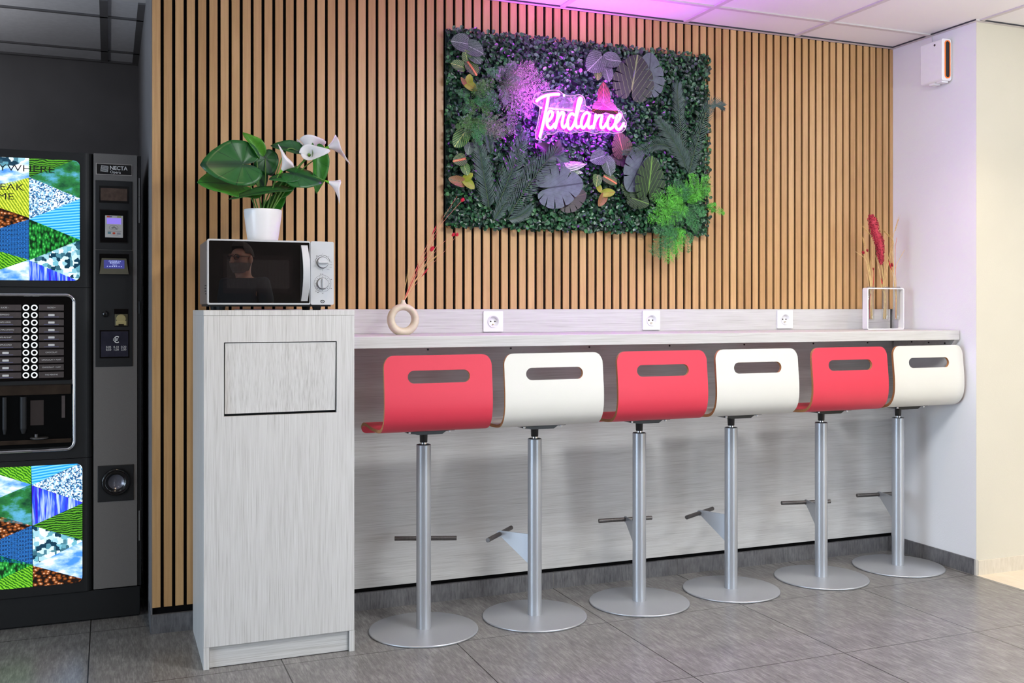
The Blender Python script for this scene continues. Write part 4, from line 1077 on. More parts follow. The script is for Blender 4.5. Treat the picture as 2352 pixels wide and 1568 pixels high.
def palm(pts, hw, Y0, Y1, n=44, mat=None):
    """feather palm frond along the three sighted points"""
    P = [offset_pt(on_y(u, v, 0), 0) for u, v in pts]
    P = [on_y(u, v, Y0 + (Y1 - Y0) * i / (len(pts) - 1)) for i, (u, v) in enumerate(pts)]
    def cur(t):
        if len(P) == 3:
            return P[0] * (1-t)**2 + (P[1] * 2 - (P[0] + P[2]) * 0.5) * 2 * t * (1-t) + P[2] * t * t
        k = min(int(t * (len(P) - 1)), len(P) - 2); q = t * (len(P) - 1) - k
        p0, p1, p2, p3 = P[max(k-1, 0)], P[k], P[k+1], P[min(k+2, len(P)-1)]
        return 0.5 * (p1*2 + (p2-p0)*q + (p0*2 - p1*5 + p2*4 - p3)*q*q + (p1*3 - p0 - p2*3 + p3)*q**3)
    b = MB(); sp = [cur(i / 20) for i in range(21)]
    W = hw * 0.00187
    for i in range(n):
        t = 0.04 + 0.95 * i / (n - 1); c = cur(t); d = (cur(min(1, t + .02)) - cur(t - .02)).normalized()
        s0 = d.cross(Vector((0, -1, 0))).normalized()
        ln = W * (math.sin(PI * (0.14 + 0.80 * t)) ** 0.6) * rnd.uniform(.92, 1.06)
        for sg in (-1, 1):
            a = math.radians(52 + 6 * rnd.random() - 18 * t)
            dd = (s0 * sg * math.sin(a) + d * math.cos(a)).normalized(); nn = Vector((0, -1, 0))
            wd = dd.cross(nn).normalized() * 0.0019
            mid = c + dd * ln * .55 + nn * 0.006; tip = c + dd * ln + d * ln * .08 + nn * rnd.uniform(-0.004, 0.006)
            i0 = [b.v(c - wd * .7), b.v(c + wd * .7), b.v(mid + wd), b.v(mid - wd), b.v(tip)]
            b.f((i0[0], i0[1], i0[2], i0[3]), 0, True); b.f((i0[3], i0[2], i0[4]), 0, True)
    o = b.build('palm_frond', mat or M_CYCAS, panel)
    c = MB(); c.tube(sp, [0.0019 - 0.0012 * i / 20 for i in range(21)], 6); c.build('frond_stem', M_STALK, o)
QC = lambda a, c: (1000 + a / 6.029, 300 + c / 6.029)
QD = lambda a, c: (1320 + a / 5.228, 300 + c / 5.228)
QB = lambda a, c: (1320 + a / 6.031, 60 + c / 6.031)
QA = lambda a, c: (1000 + a / 5.809, 50 + c / 5.809)
palm([QC(800, 1250), QC(1030, 900), QC(1380, 380)], 24, -0.046, -0.070)
palm([QC(760, 330), QC(735, 130), QC(660, -70)], 17, -0.046, -0.066, 28)
palm([QC(745, 1090), QC(675, 640), QC(585, 150)], 34, -0.048, -0.082)
palm([QC(845, 1070), QC(1040, 600), QC(1240, 30)], 36, -0.050, -0.100)
palm([QC(1010, 1190), QC(1290, 760), QC(1600, 370), QC(1770, 440)], 38, -0.055, -0.105, 50)
palm([QC(1000, 1230), QC(1180, 1180), QC(1330, 1040)], 20, -0.046, -0.060, 28)
palm([(1573, 372), QB(1440, 1150), QB(1430, 800)], 26, -0.044, -0.070, 46)
palm([QD(1340, 470), QD(1225, 190), QD(1000, -130)], 33, -0.052, -0.095, 48)
palm([QD(1365, 545), QD(1450, 210), QB(1860, 1130), QB(2050, 1115)], 30, -0.050, -0.085, 52)
palm([QD(1230, 330), QD(1140, 200), QD(1000, 165), QD(800, 235), QD(580, 265)], 23, -0.060, -0.105, 46)

def fern(base, tip, Y0, Y1, mat, wid=0.30, n=13, arch=0.02, droop=0.0, matched=True):
    """lacy fern frond: leaflets upon leaflets"""
    A, T = on_y(*base, Y0), on_y(*tip, Y1); b = MB()
    L = (T - A).length; M_ = (A + T) * .5 + Vector((0, -arch, droop))
    cur = lambda t: A * (1-t)**2 + (M_ * 2 - (A + T) * .5) * 2 * t * (1-t) + T * t * t
    b.tube([cur(i / 8) for i in range(9)], [0.0013 - 0.0008 * i / 8 for i in range(9)], 4)
    for i in range(n):
        t = 0.16 + 0.82 * i / (n - 1); c = cur(t); d = (cur(min(1, t + .03)) - cur(t - .03)).normalized()
        s0 = d.cross(Vector((0, -1, 0))); s0.normalize()
        ln = wid * L * (math.sin(PI * (0.20 + 0.76 * t)) ** 0.8) * rnd.uniform(.8, 1.15)
        for sg in (-1, 1):
            a = math.radians(58 - 20 * t + rnd.uniform(-8, 8)); dd = (s0 * sg * math.sin(a) + d * math.cos(a) + Vector((0, rnd.uniform(-.35, .2), 0))).normalized()
            m = max(3, int(ln / 0.0055))
            for k in range(m):
                q = c + dd * ln * (k + .8) / m; r = 0.0056 * (1 - 0.45 * k / m) * rnd.uniform(.8, 1.25)
                side = dd.cross(Vector((rnd.gauss(0, .3), -1, rnd.gauss(0, .3)))).normalized()
                for s2 in (-1, 1):
                    e = (side * s2 + dd * .8).normalized(); w_ = e.cross(Vector((rnd.gauss(0, .4), -1, rnd.gauss(0, .4)))).normalized()
                    ii = [b.v(q), b.v(q + e * r * .6 + w_ * r * .38), b.v(q + e * r * 1.25), b.v(q + e * r * .6 - w_ * r * .38)]
                    b.f(ii)
    return b.build('fern_frond', mat, panel)
cA = [((850, 790), [(700, 650, 2), (800, 740, 0), (880, 600, 0), (1060, 550, 0), (1290, 555, 1), (1340, 660, 1), (1500, 850, 1), (1370, 950, 1), (1270, 1080, 1), (1240, 1250, 1), (1060, 1350, 1), (1120, 760, 0), (1020, 900, 0), (940, 1100, 0), (1200, 700, 1), (1180, 900, 1)]),
      ((470, 1030), [(290, 930, 2), (380, 1190, 2), (640, 790, 3), (760, 790, 3), (820, 990, 2), (850, 1140, 2), (720, 1240, 3), (560, 1010, 2), (620, 1120, 2), (480, 1230, 3)]),
      ((480, 1290), [(290, 1400, 3), (400, 1560, 3), (520, 1540, 2), (650, 1480, 3), (780, 1380, 2), (890, 1530, 1), (1050, 1460, 1), (600, 1620, 2), (560, 1330, 3)])]
for cen, tips in cA:
    for k, (a, c, kind) in enumerate(tips):
        fern(QA(cen[0] + rnd.uniform(-40, 40), cen[1] + rnd.uniform(-40, 40)), QA(a, c), -0.045, -0.068 - 0.03 * rnd.random(), (M_FERN_GREY, M_FERN_PINK, M_FERN_GREEN, M_FERN_OLIVE)[kind], 0.30, 12, 0.02)
cD = [((1300, 870), [(940, 800), (1010, 930), (890, 1060), (1010, 1090), (1140, 690), (1210, 610), (1420, 530), (1600, 560), (1615, 690), (1560, 1000), (1450, 1200), (1160, 1150), (1240, 1060), (1380, 1120), (1120, 880), (1500, 760), (1330, 650)]),
      ((1560, 930), [(1690, 880), (1790, 995), (1650, 980)]),
      ((1190, 1130), [(925, 1460), (1010, 1500), (1110, 1560), (1210, 1460), (1270, 1350), (970, 1210), (1080, 1380), (1180, 1300)]), ((1310, 1180), [(1390, 1340), (1370, 1450)])]
for cen, tips in cD:
    for a, c in tips:
        thin = cen[0] in (1560, 1310)
        fern(QD(cen[0] + rnd.uniform(-40, 40), cen[1] + rnd.uniform(-30, 30)), QD(a, c), -0.045, -0.075 - 0.03 * rnd.random(), M_FERN_LIME if rnd.random() < .62 else M_FERN_GREEN, 0.22 if thin else 0.34, 9 if thin else 13, 0.02)

def small(S, J, T, Y, mat, wf, tab=ROUND, cup=0.08, nrm=(0, -1, 0.1), name='veined_leaf'):
    j_, t_ = S(*J, Y), S(*T, Y - 0.012); wf *= 0.82
    b = MB(); polar_leaf(b, j_, t_, Vector(nrm), wf, tab, cup, 0.12, 26, 4); b.build(name, mat, panel)
for J, T, m_, w in (((400, 290), (215, 250), M_FIT, 1.15), ((455, 330), (650, 420), M_FIT, 1.05), ((480, 450), (615, 555), M_FIT, 0.8), ((420, 490), (400, 375), M_FIT2, 1.25),
                    ((355, 600), (215, 550), M_FIT2, 0.9), ((460, 570), (560, 710), M_FITRED, 1.0), ((440, 815), (465, 695), M_FITYEL, 0.9), ((430, 830), (560, 915), M_FITYEL, 0.85), ((395, 830), (345, 740), M_FITORA, 0.6)):
    small(SA, J, T, -0.062, m_, w)
for J, T, m_, w in (((340, 455), (190, 610), M_FIT, 1.15), ((455, 465), (655, 480), M_FIT, 1.05), ((430, 590), (490, 765), M_FIT, 0.95), ((315, 610), (330, 745), M_FIT2, 0.85)):
    small(SB, J, T, -0.062, m_, w)
for J, T, m_, w in (((325, 310), (195, 355), M_FIT, 1.05), ((385, 365), (440, 540), M_FIT, 1.0), ((270, 560), (265, 670), M_FIT2, 1.0), ((385, 565), (515, 635), M_FITRED, 0.85),
                    ((285, 670), (310, 740), M_FITYEL, 0.9), ((360, 750), (490, 735), M_FITYEL, 0.75), ((350, 790), (295, 905), M_FITORA, 0.7)):
    small(SD, J, T, -0.062, m_, w)
for J, T, m_, w in (((380, 60), (270, 220), M_FIT2, 1.0), ((470, 200), (455, 330), M_FIT, 1.0), ((385, 395), (250, 420), M_FITRED, 1.05), ((400, 490), (450, 615), M_FIT2, 1.0),
                    ((415, 665), (520, 590), M_FITYEL, 0.8), ((425, 700), (545, 800), M_FITYEL, 0.8), ((365, 715), (190, 660), M_FITORA, 0.7)):
    small(SCC, J, T, -0.062, m_, w)

# ================================================================ NEON SIGN
NY = -0.138
SN_ = lambda a, c, Y=NY: on_y(1180 + a / 7.35, 160 + c / 7.35, Y)
sign = thing('neon_sign', tuple(SN_(1100, 750)), 'magenta neon script sign hanging in front of the plant panel', 'neon sign')
M_NEON = glow('neon_tube_light', (0.56, 0.010, 1.15, 1), 165.0)
M_NEON_SLEEVE = glow('neon_sleeve_light', (0.55, 0.006, 1.0, 1), 40.0)
def smooth_path(P, per=6):
    out = []
    for k in range(len(P) - 1):
        p0, p1, p2, p3 = P[max(k-1, 0)], P[k], P[k+1], P[min(k+2, len(P)-1)]
        for i in range(per):
            q = i / per
            out.append(tuple(0.5 * (2*p1[d] + (p2[d]-p0[d])*q + (2*p0[d] - 5*p1[d] + 4*p2[d] - p3[d])*q*q + (3*p1[d] - p0[d] - 3*p2[d] + p3[d])*q**3) for d in (0, 1)))
    out.append(P[-1]); return out
letters = [('T', [[(387, 528), (445, 482), (520, 446), (600, 426), (680, 416), (762, 414)], [(583, 450), (560, 600), (520, 800), (480, 980), (442, 1125)]]),
    ('e', [[(563, 880), (612, 840), (650, 775), (648, 715), (612, 700), (577, 750), (560, 850), (568, 935), (606, 985), (652, 965), (690, 915)]]),
    ('n', [[(748, 718), (738, 800), (722, 890), (702, 978)], [(718, 890), (765, 785), (812, 722), (842, 740), (830, 820), (815, 905), (830, 968), (868, 962), (900, 905)]]),
    ('d', [[(1022, 765), (980, 742), (932, 790), (908, 880), (918, 968), (952, 1000), (1000, 955), (1040, 860), (1085, 690), (1125, 560), (1142, 500), (1120, 478), (1095, 525), (1068, 660), (1050, 800), (1048, 910), (1068, 972), (1110, 955)]]),
    ('a', [[(1272, 742), (1232, 724), (1182, 765), (1145, 860), (1142, 945), (1172, 985), (1220, 935), (1262, 840), (1285, 745), (1262, 860), (1256, 940), (1280, 985), (1322, 955)]]),
    ('n', [[(1385, 760), (1370, 860), (1345, 985)], [(1360, 905), (1410, 805), (1462, 762), (1490, 785), (1475, 860), (1465, 930), (1487, 985), (1530, 962), (1562, 905)]]),
    ('c', [[(1682, 805), (1652, 772), (1612, 800), (1582, 880), (1586, 960), (1620, 998), (1668, 975), (1702, 925)]]),
    ('e', [[(1702, 920), (1762, 862), (1800, 795), (1790, 752), (1756, 765), (1728, 830), (1716, 920), (1736, 988), (1776, 1010), (1820, 972), (1856, 908)]])]
for ch, strokes in letters:
    b = MB(); c = MB()
    for st in strokes:
        P = smooth_path(st)
        b.tube([SN_(a, q) for a, q in P], 0.0060, 8); c.tube([SN_(a, q, NY + 0.0050) for a, q in P], 0.0080, 8)
        for e in (P[0], P[-1]): b.ball(SN_(*e), 0.0060, 8)
    lo_ = b.build('neon_letter', M_NEON, sign); lo_['label'] = 'glowing letter ' + ch
    c.build('neon_sleeve', M_NEON_SLEEVE, lo_)
outline = [(330, 560), (328, 480), (378, 412), (470, 370), (600, 350), (735, 345), (800, 380), (870, 425), (960, 442), (1040, 430), (1110, 420), (1170, 450), (1203, 510), (1208, 590), (1250, 635), (1310, 665), (1360, 700), (1450, 690), (1560, 700), (1680, 690), (1780, 688), (1832, 730), (1852, 810), (1895, 870), (1902, 930), (1882, 1000), (1830, 1052), (1760, 1068), (1680, 1075), (1600, 1058), (1520, 1066), (1460, 1060), (1385, 1082), (1300, 1060), (1210, 1042), (1130, 1060), (1050, 1052), (970, 1078), (890, 1060), (800, 1036), (735, 1045), (680, 1085), (600, 1090), (540, 1110), (505, 1165), (440, 1185), (372, 1160), (375, 1020), (408, 880), (440, 660), (405, 602)]
O2 = smooth_path(outline + outline[:1], 3)[:-1]
tm = bpy.data.materials.new('clear_acrylic'); tm.use_nodes = True; nt = tm.node_tree; nt.nodes.clear()
o_ = nt.nodes.new('ShaderNodeOutputMaterial'); mx = nt.nodes.new('ShaderNodeMixShader'); tr = nt.nodes.new('ShaderNodeBsdfTransparent'); gl = nt.nodes.new('ShaderNodeBsdfGlossy')
mx.inputs[0].default_value = 0.05; gl.inputs['Roughness'].default_value = 0.1; tr.inputs['Color'].default_value = (0.97, 0.97, 0.98, 1)
df = nt.nodes.new('ShaderNodeBsdfDiffuse'); m2 = nt.nodes.new('ShaderNodeMixShader'); m2.inputs[0].default_value = 0.006; df.inputs['Color'].default_value = (0.9, 0.9, 0.92, 1)
nt.links.new(tr.outputs[0], m2.inputs[1]); nt.links.new(df.outputs[0], m2.inputs[2]); nt.links.new(m2.outputs[0], mx.inputs[1]); nt.links.new(gl.outputs[0], mx.inputs[2]); nt.links.new(mx.outputs[0], o_.inputs[0])
b = MB(); P = [SN_(a, c, 0) for a, c in O2]
Q = [SN_(a, c, NY + 0.015) for a, c in O2]
b.prism([(p.x, p.z) for p in Q], XZ, NY + 0.0138, NY + 0.0168); b.build('acrylic_sheet', tm, sign)
b = MB(); b.tube([Vector((p.x, NY + 0.0153, p.z)) for p in Q], 0.0014, 6, closed=True); b.build('sheet_edge', glow('edge_glow', (0.95, 0.42, 1.0, 1), 1.3), sign)  # emission on the rim imitates neon light piped through the sheet
for a, c in ((840, 440), (440, 1150), (1870, 960)):
    p = SN_(a, c, 0); q = SN_(a, c, NY + 0.012)
    b = MB(); b.cyl((q.x, -0.012, q.z), (q.x, NY + 0.012, q.z), 0.0032, n=12); b.cyl((q.x, NY + 0.012, q.z), (q.x, NY + 0.007, q.z), 0.0060, n=16); b.build('standoff', M_CHROME, sign)
# red-veined leaves that reach in front of the letters
for J, T, w in (((1515, 520), (1520, 205), 0.62), ((1500, 610), (1330, 700), 0.75), ((1530, 590), (1770, 735), 0.62)):
    b = MB(); polar_leaf(b, SN_(*J, NY - 0.012), SN_(*T, NY - 0.026), Vector((0, -1, 0.1)), w, ROUND, 0.05, 0.05, 26, 4); b.build('red_veined_leaf', M_REDVEIN, panel)

# ================================================================ CALLA LILY
PC = Vector((0.520, -0.280, 1.459))
lily = thing('potted_calla_lily', tuple(PC), 'calla lily with white flowers in a white pot on the microwave', 'potted plant')
b = MB(); b.lathe([(0.0, 0.0), (0.050, 0.0), (0.0525, 0.002), (0.0545, 0.012), (0.0600, 0.050), (0.0655, 0.095), (0.0672, 0.114), (0.0668, 0.1195), (0.0650, 0.1205), (0.0635, 0.119), (0.0622, 0.104), (0.0, 0.104)], c=PC, n=64)
b.build('pot', M_WHITE_PL, lily)
b = MB(); b.lathe([(0.0620, 0.1045), (0.05, 0.108), (0.03, 0.110), (0.0, 0.111)], c=PC, n=32); b.build('soil', plain('potting_soil', (46, 36, 26), 0.95, var=0.5, scale=150), lily)
SL = lambda a, c, Y: on_y(430 + a / 3.5625, 280 + c / 3.5625, Y)
M_LF_D = veined('calla_leaf_dark', lin(34, 94, 40), lin(14, 56, 30), n_v=5, w=0.045, rough=0.36, radial=True, edge=lin(20, 64, 36))
M_LF_M = veined('calla_leaf_mid', lin(50, 122, 34), lin(30, 90, 26), n_v=5, w=0.045, radial=True, rough=0.4)
M_LF_L = veined('calla_leaf_light', lin(78, 146, 38), lin(58, 124, 34), n_v=5, w=0.045, radial=True, rough=0.4)
M_LSTEM = plain('calla_stem', (92, 138, 52), 0.5, var=0.15, scale=40)
M_PETAL = plain('calla_white', (244, 240, 238), 0.5, var=0.02, scale=30, Subsurface_Weight=0.15)
M_PETAL_G = plain('calla_throat_green', (112, 190, 44), 0.5)
M_SPADIX = plain('spadix_green', (120, 180, 50), 0.6)
root = lambda dx, dy=0.0: PC + Vector((dx, dy, 0.106))
def stem(pts, r, parent, mat=None, name='stem'):
    P = [Vector(p) for p in pts]
    S_ = []
    for k in range(len(P) - 1):
        p0, p1, p2, p3 = P[max(k-1, 0)], P[k], P[k+1], P[min(k+2, len(P)-1)]
        for i in range(6):
            q = i / 6; S_.append(0.5 * (p1*2 + (p2-p0)*q + (p0*2 - p1*5 + p2*4 - p3)*q*q + (p1*3 - p0 - p2*3 + p3)*q**3))
    S_.append(P[-1])
    b = MB(); b.tube(S_, [r * (1 - 0.35 * i / len(S_)) for i in range(len(S_))], 8); return b.build(name, mat or M_LSTEM, parent)
CALLA = [(0, 1), (8, .93), (18, .84), (35, .73), (55, .66), (80, .61), (105, .58), (128, .56), (148, .52), (162, .44), (172, .26), (180, .10)]
leaves = [  # joint, tip, depth of joint / tip, facing, width factor, material, cup, root dx, via
    ((455, 345), (110, 340), -0.310, -0.330, (-0.1, -1, 0.25), 0.98, M_LF_D, 0.10, -0.012, (520, 520)),
    ((440, 520), (90, 468), -0.260, -0.300, (-0.2, -0.8, 0.75), 0.95, M_LF_M, 0.10, -0.020, (520, 610)),
    ((562, 228), (462, 78), -0.285, -0.285, (0.55, -1, 0.1), 0.62, M_LF_L, 0.35, -0.006, (578, 420)),
    ((905, 235), (690, 178), -0.240, -0.270, (0.0, -0.75, 0.7), 0.62, M_LF_D, 0.12, 0.010, (790, 260)),
    ((640, 300), (700, 440), -0.235, -0.235, (0.1, -1, 0.1), 1.15, M_LF_D, 0.08, 0.000, (640, 480)),
    ((560, 400), (640, 540), -0.220, -0.230, (0.1, -1, 0.1), 0.9, M_LF_D, 0.05, 0.002, (580, 560)),
    ((880, 425), (1115, 480), -0.300, -0.310, (0.15, -0.72, 0.75), 1.05, M_LF_D, -0.10, 0.018, (770, 500)),
    ((840, 445), (668, 455), -0.308, -0.320, (0.0, -0.6, 0.85), 0.75, M_LF_D, -0.05, 0.016, (760, 520)),
    ((1055, 300), (1074, 585), -0.255, -0.260, (0.5, -1, 0.1), 0.50, M_LF_M, 0.22, 0.024, (900, 430)),
    ((700, 565), (330, 600), -0.330, -0.340, (-0.1, -0.35, 1.0), 0.55, M_LF_D, 0.05, -0.004, (660, 600)),
    ((690, 690), (820, 545), -0.245, -0.250, (0.4, -1, 0.3), 0.55, M_LF_M, 0.25, 0.026, (700, 690)),
    ((760, 560), (900, 480), -0.262, -0.262, (0.2, -1, 0.2), 0.7, M_LF_M, 0.1, 0.022, (730, 610))]
for J, T, yj, yt, nrm, w, m_, cup, dx, via in leaves:
    j, t_ = SL(*J, yj), SL(*T, yt)
    b = MB(); polar_leaf(b, j, t_, Vector(nrm), w, CALLA, cup, 0.10, 40, 6, wave=0.03); lf = b.build('leaf', m_, lily)
    sd = lf.modifiers.new('Thickness', 'SOLIDIFY'); sd.thickness = 0.0008
    stem([root(dx, 0.004), SL(*via, (yj + PC.y) / 2), j], 0.0026, lf, name='leaf_stem')
def spathe(base, axis, L, R, tipdir, tip, flare=1.0):
    """trumpet-shaped white flower with a pointed lip"""
    ax = Vector(axis).normalized(); tv = (Vector(tipdir) - ax * ax.dot(Vector(tipdir))).normalized(); sv = ax.cross(tv)
    base = Vector(base); b = MB(); n = 32; rings = []
    for k in range(11):
        s = k / 10; ring = []
        for i in range(n + 1):
            th = -PI + 2 * PI * i / n
            lip = max(0, math.cos(th)) ** 3; open_ = 1 - 0.18 * (abs(th) / PI) ** 3
            r = 0.0030 + (R - 0.003) * s ** 1.9 * (1 + 0.25 * flare * lip * s)
            a = L * s * (0.80 + 0.20 * lip) * open_ + tip * lip ** 2.5 * s ** 4 * .35
            out = tip * lip ** 2.5 * s ** 4
            spiral = 0.10 * R * s * (th / PI)
            ring.append(b.v(base + ax * a + tv * ((r + spiral) * math.cos(th) + out) + sv * (r + spiral) * math.sin(th)))
        rings.append(ring)
    for k, (A, B) in enumerate(zip(rings, rings[1:])):
        for i in range(n): b.f((A[i], A[i+1], B[i+1], B[i]), 1 if k < 3 else 0, True)
    o = b.build('flower', [M_PETAL, M_PETAL_G], lily)
    sd = o.modifiers.new('Thickness', 'SOLIDIFY'); sd.thickness = 0.0009
    c = MB(); c.tube([base + ax * L * q for q in (0.15, .35, .55, .62)], [0.0022, 0.003, 0.0028, 0.001], 8); c.build('spadix', M_SPADIX, o)
    return o
V = Vector
fl = spathe(SL(752, 425, -0.320), SL(846, 285, -0.345) - SL(752, 425, -0.320), 0.078, 0.029, (-0.25, -0.15, 1), 0.026)
stem([root(0.012), SL(700, 540, -0.300), SL(752, 425, -0.320)], 0.0026, fl)
fl = spathe(SL(1000, 285, -0.262), V((-0.25, -1.0, 0.25)), 0.050, 0.032, (1, -0.1, -0.05), 0.040)
stem([root(0.020), SL(860, 430, -0.265), SL(1000, 285, -0.262)], 0.0026, fl)
fl = spathe(SL(985, 250, -0.245), SL(1005, 120, -0.205) - SL(985, 250, -0.245), 0.070, 0.042, (1, 0.2, 0.0), 0.012)
stem([root(0.018, 0.01), SL(900, 400, -0.25), SL(985, 250, -0.235)], 0.0026, fl)
fl = spathe(SL(1122, 215, -0.270), SL(1290, 190, -0.285) - SL(1122, 215, -0.270), 0.074, 0.040, (0.6, -0.1, -1), 0.028)
stem([root(0.022, 0.004), SL(880, 400, -0.262), SL(1050, 232, -0.266), SL(1122, 215, -0.270)], 0.0026, fl)
fl = spathe(SL(1122, 478, -0.285), SL(1285, 555, -0.300) - SL(1122, 478, -0.285), 0.078, 0.027, (0.05, -0.2, -1), 0.026)
stem([root(0.026, -0.004), SL(800, 520, -0.28), SL(980, 440, -0.285), SL(1122, 478, -0.285)], 0.0026, fl)

# ================================================================ RING VASE AND ITS DRIED STEMS
VY = -0.200; VX, VZ = 1.0685, 1.1785
t = thing('ring_vase', (VX, VY, CT), 'cream ceramic ring vase at the left end of the counter', 'vase')
b = MB(); NR, NS = 72, 24; rings = []
for i in range(NR):
    a = 2 * PI * i / NR; rr = 0.0148 * (1.0 + 0.10 * math.cos(a + PI/2)); ring = []
    for k in range(NS):
        q = 2 * PI * k / NS
        R = 0.0490 + rr * math.cos(q); y = 0.021 * math.sin(q)
        z = max(R * math.sin(a), CT - VZ)
        ring.append(b.v((VX + R * math.cos(a), VY + y, VZ + z)))
    rings.append(ring)
for i in range(NR):
    A, B = rings[i], rings[(i + 1) % NR]
    for k in range(NS):
        q = (k + 1) % NS; b.f((A[k], A[q], B[q], B[k]), 0, True)
M_CERAM = plain('cream_ceramic', (216, 204, 180), 0.45, var=0.05, scale=60)
b.build('ring_body', M_CERAM, t)
b = MB(); b.lathe([(0.022, 0.050), (0.0150, 0.0585), (0.0098, 0.0655), (0.0078, 0.0725), (0.0074, 0.0755), (0.0058, 0.0760), (0.0054, 0.0650), (0.0, 0.0640)], c=(VX, VY, VZ), n=28); b.build('neck', M_CERAM, t)
M_STRAW = plain('straw', (222, 190, 128), 0.7, var=0.15, scale=60)
M_PINKSTEM = plain('pink_straw', (222, 132, 108), 0.7, var=0.15, scale=60)
M_REDHEAD = plain('crimson_head', (196, 24, 52), 0.8, var=0.25, scale=300)
M_REDDARK = plain('dark_red_head', (150, 18, 38), 0.8, var=0.3, scale=300)
M_WHEAT = plain('wheat_head', (214, 176, 108), 0.75, var=0.2, scale=120)
def dried(label, pts, r, mat, group, heads=(), name='dried_stem'):
    """a dried stem standing in a vase; heads = list of (kind, index, length, radius, material)"""
    P = [V(p) for p in pts]
    o = thing(name, tuple(P[0]), label, 'dried flower', group)
    S_ = []
    for k in range(len(P) - 1):
        p0, p1, p2, p3 = P[max(k-1, 0)], P[k], P[k+1], P[min(k+2, len(P)-1)]
        for i in range(5):
            q = i / 5; S_.append(0.5 * (p1*2 + (p2-p0)*q + (p0*2 - p1*5 + p2*4 - p3)*q*q + (p1*3 - p0 - p2*3 + p3)*q**3))
    S_.append(P[-1])
    b = MB(); b.tube(S_, [r * (1 - .4 * i / len(S_)) for i in range(len(S_))], 6); b.build('stalk', mat, o)
    d = (P[-1] - P[-2]).normalized()
    for kind, at, ln, rad, hm in heads:
        c = P[at]; dd = (P[at] - P[at - 1]).normalized() if at > 0 else d
        b = MB()
        if kind == 'bunny':
            b.ball(c + dd * ln * .4, (rad, rad, ln * .55), 14, axis=dd)
            for k in range(60):
                u = rnd.uniform(-.9, .9); a = rnd.uniform(0, 6.28); e, f_ = b.frame_of(dd)
                rr = rad * math.sqrt(1 - u * u); q = c + dd * ln * (.4 + .55 * u) + (e * math.cos(a) + f_ * math.sin(a)) * rr
                w = (e * math.cos(a) + f_ * math.sin(a)) * .5 + dd
                s_ = w.cross(V((0, 1, 0))).normalized() * 0.0004; i0 = [b.v(q - s_), b.v(q + s_), b.v(q + w.normalized() * 0.005)]; b.f(i0)
        elif kind == 'spike':
            n = 9; b.tube([c - dd * ln * (1 - i / n) for i in range(n + 1)], [rad * math.sin(PI * (0.08 + .86 * i / n)) for i in range(n + 1)], 8)
        elif kind == 'wheat':
            e, f_ = b.frame_of(dd)
            for k in range(14):
                q = c - dd * ln * (1 - k / 14); a = PI * (k % 2) + rnd.uniform(-.4, .4)
                w = (e * math.cos(a) + f_ * math.sin(a)); b.ball(q + w * rad * .55, (rad * .42, rad * .42, rad * 1.1), 6, axis=dd + w * .45)
                tip = q + (dd * 1.0 + w * .28).normalized() * ln * .75
                s_ = w.cross(dd).normalized() * 0.0003; b.f([b.v(q - s_), b.v(q + s_), b.v(tip)])
        b.build('seed_head', hm, o)
    return o
SVv = lambda a, c, Y: on_y(860 + a / 4.354, 440 + c / 4.354, Y)
def vase_stem(label, pts, mat, heads=(), r=0.0009, y1=-0.16):
    k = len(pts); seq = [V((VX + rnd.uniform(-.002, .002), VY, VZ + 0.0655))]
    seq += [SVv(a, c, VY + (y1 - VY) * (i + 1) / k) for i, (a, c) in enumerate(pts)]
    dried(label, seq, r, mat, 'dried stems in the ring vase', heads)
vase_stem('tallest dried stem in the ring vase, tipped with a red tuft', [(302, 1080), (400, 860), (620, 400), (870, 95)], M_PINKSTEM, [('bunny', -1, 0.017, 0.0062, M_REDHEAD)])
vase_stem('thin bare dried stem second tallest in the ring vase', [(300, 1080), (390, 840), (560, 470), (826, 48)], M_PINKSTEM, [('spike', -1, 0.006, 0.0012, M_REDHEAD)], 0.0007)
vase_stem('dried stem in the ring vase with two red tufts leaning furthest right', [(303, 1080), (410, 880), (640, 560), (778, 440)], M_PINKSTEM, [('bunny', -1, 0.015, 0.0055, M_REDHEAD)], 0.0007)
vase_stem('dried stem in the ring vase with a ragged red tuft low at far right', [(304, 1080), (430, 870), (690, 610), (818, 440)], M_PINKSTEM, [('bunny', -1, 0.013, 0.0062, M_REDHEAD)], 0.0007)
vase_stem('dried stem in the ring vase with a slim red spike, left of the round tuft', [(298, 1080), (390, 830), (530, 530), (618, 338)], M_PINKSTEM, [('spike', -1, 0.045, 0.0022, M_REDHEAD)], 0.0008)
vase_stem('long red dried stem in the ring vase', [(300, 1080), (400, 850), (520, 640), (636, 396)], M_REDHEAD, [], 0.0009)
vase_stem('dried stem in the ring vase with an oval red tuft at mid height', [(301, 1080), (395, 880), (490, 720), (566, 590)], M_PINKSTEM, [('bunny', -1, 0.022, 0.0066, M_REDHEAD)], 0.0008)
vase_stem('straw coloured wheat stem in the ring vase', [(306, 1080), (420, 880), (530, 720), (625, 640)], M_STRAW, [('wheat', -1, 0.050, 0.0032, M_WHEAT)], 0.0012)
vase_stem('straight straw stalk in the ring vase below the oval red tuft', [(304, 1080), (410, 890), (520, 710), (622, 540)], M_STRAW, [], 0.0013)
vase_stem('short dried stem in the ring vase with a narrow dark red bud', [(298, 1080), (350, 960), (412, 830), (440, 715)], M_PINKSTEM, [('spike', -1, 0.040, 0.0030, M_REDDARK)], 0.0008)
vase_stem('dried stem in the ring vase with a pinkish red spike bending right', [(306, 1080), (380, 970), (440, 890), (542, 762)], M_PINKSTEM, [('spike', -1, 0.048, 0.0026, M_REDHEAD)], 0.0009)
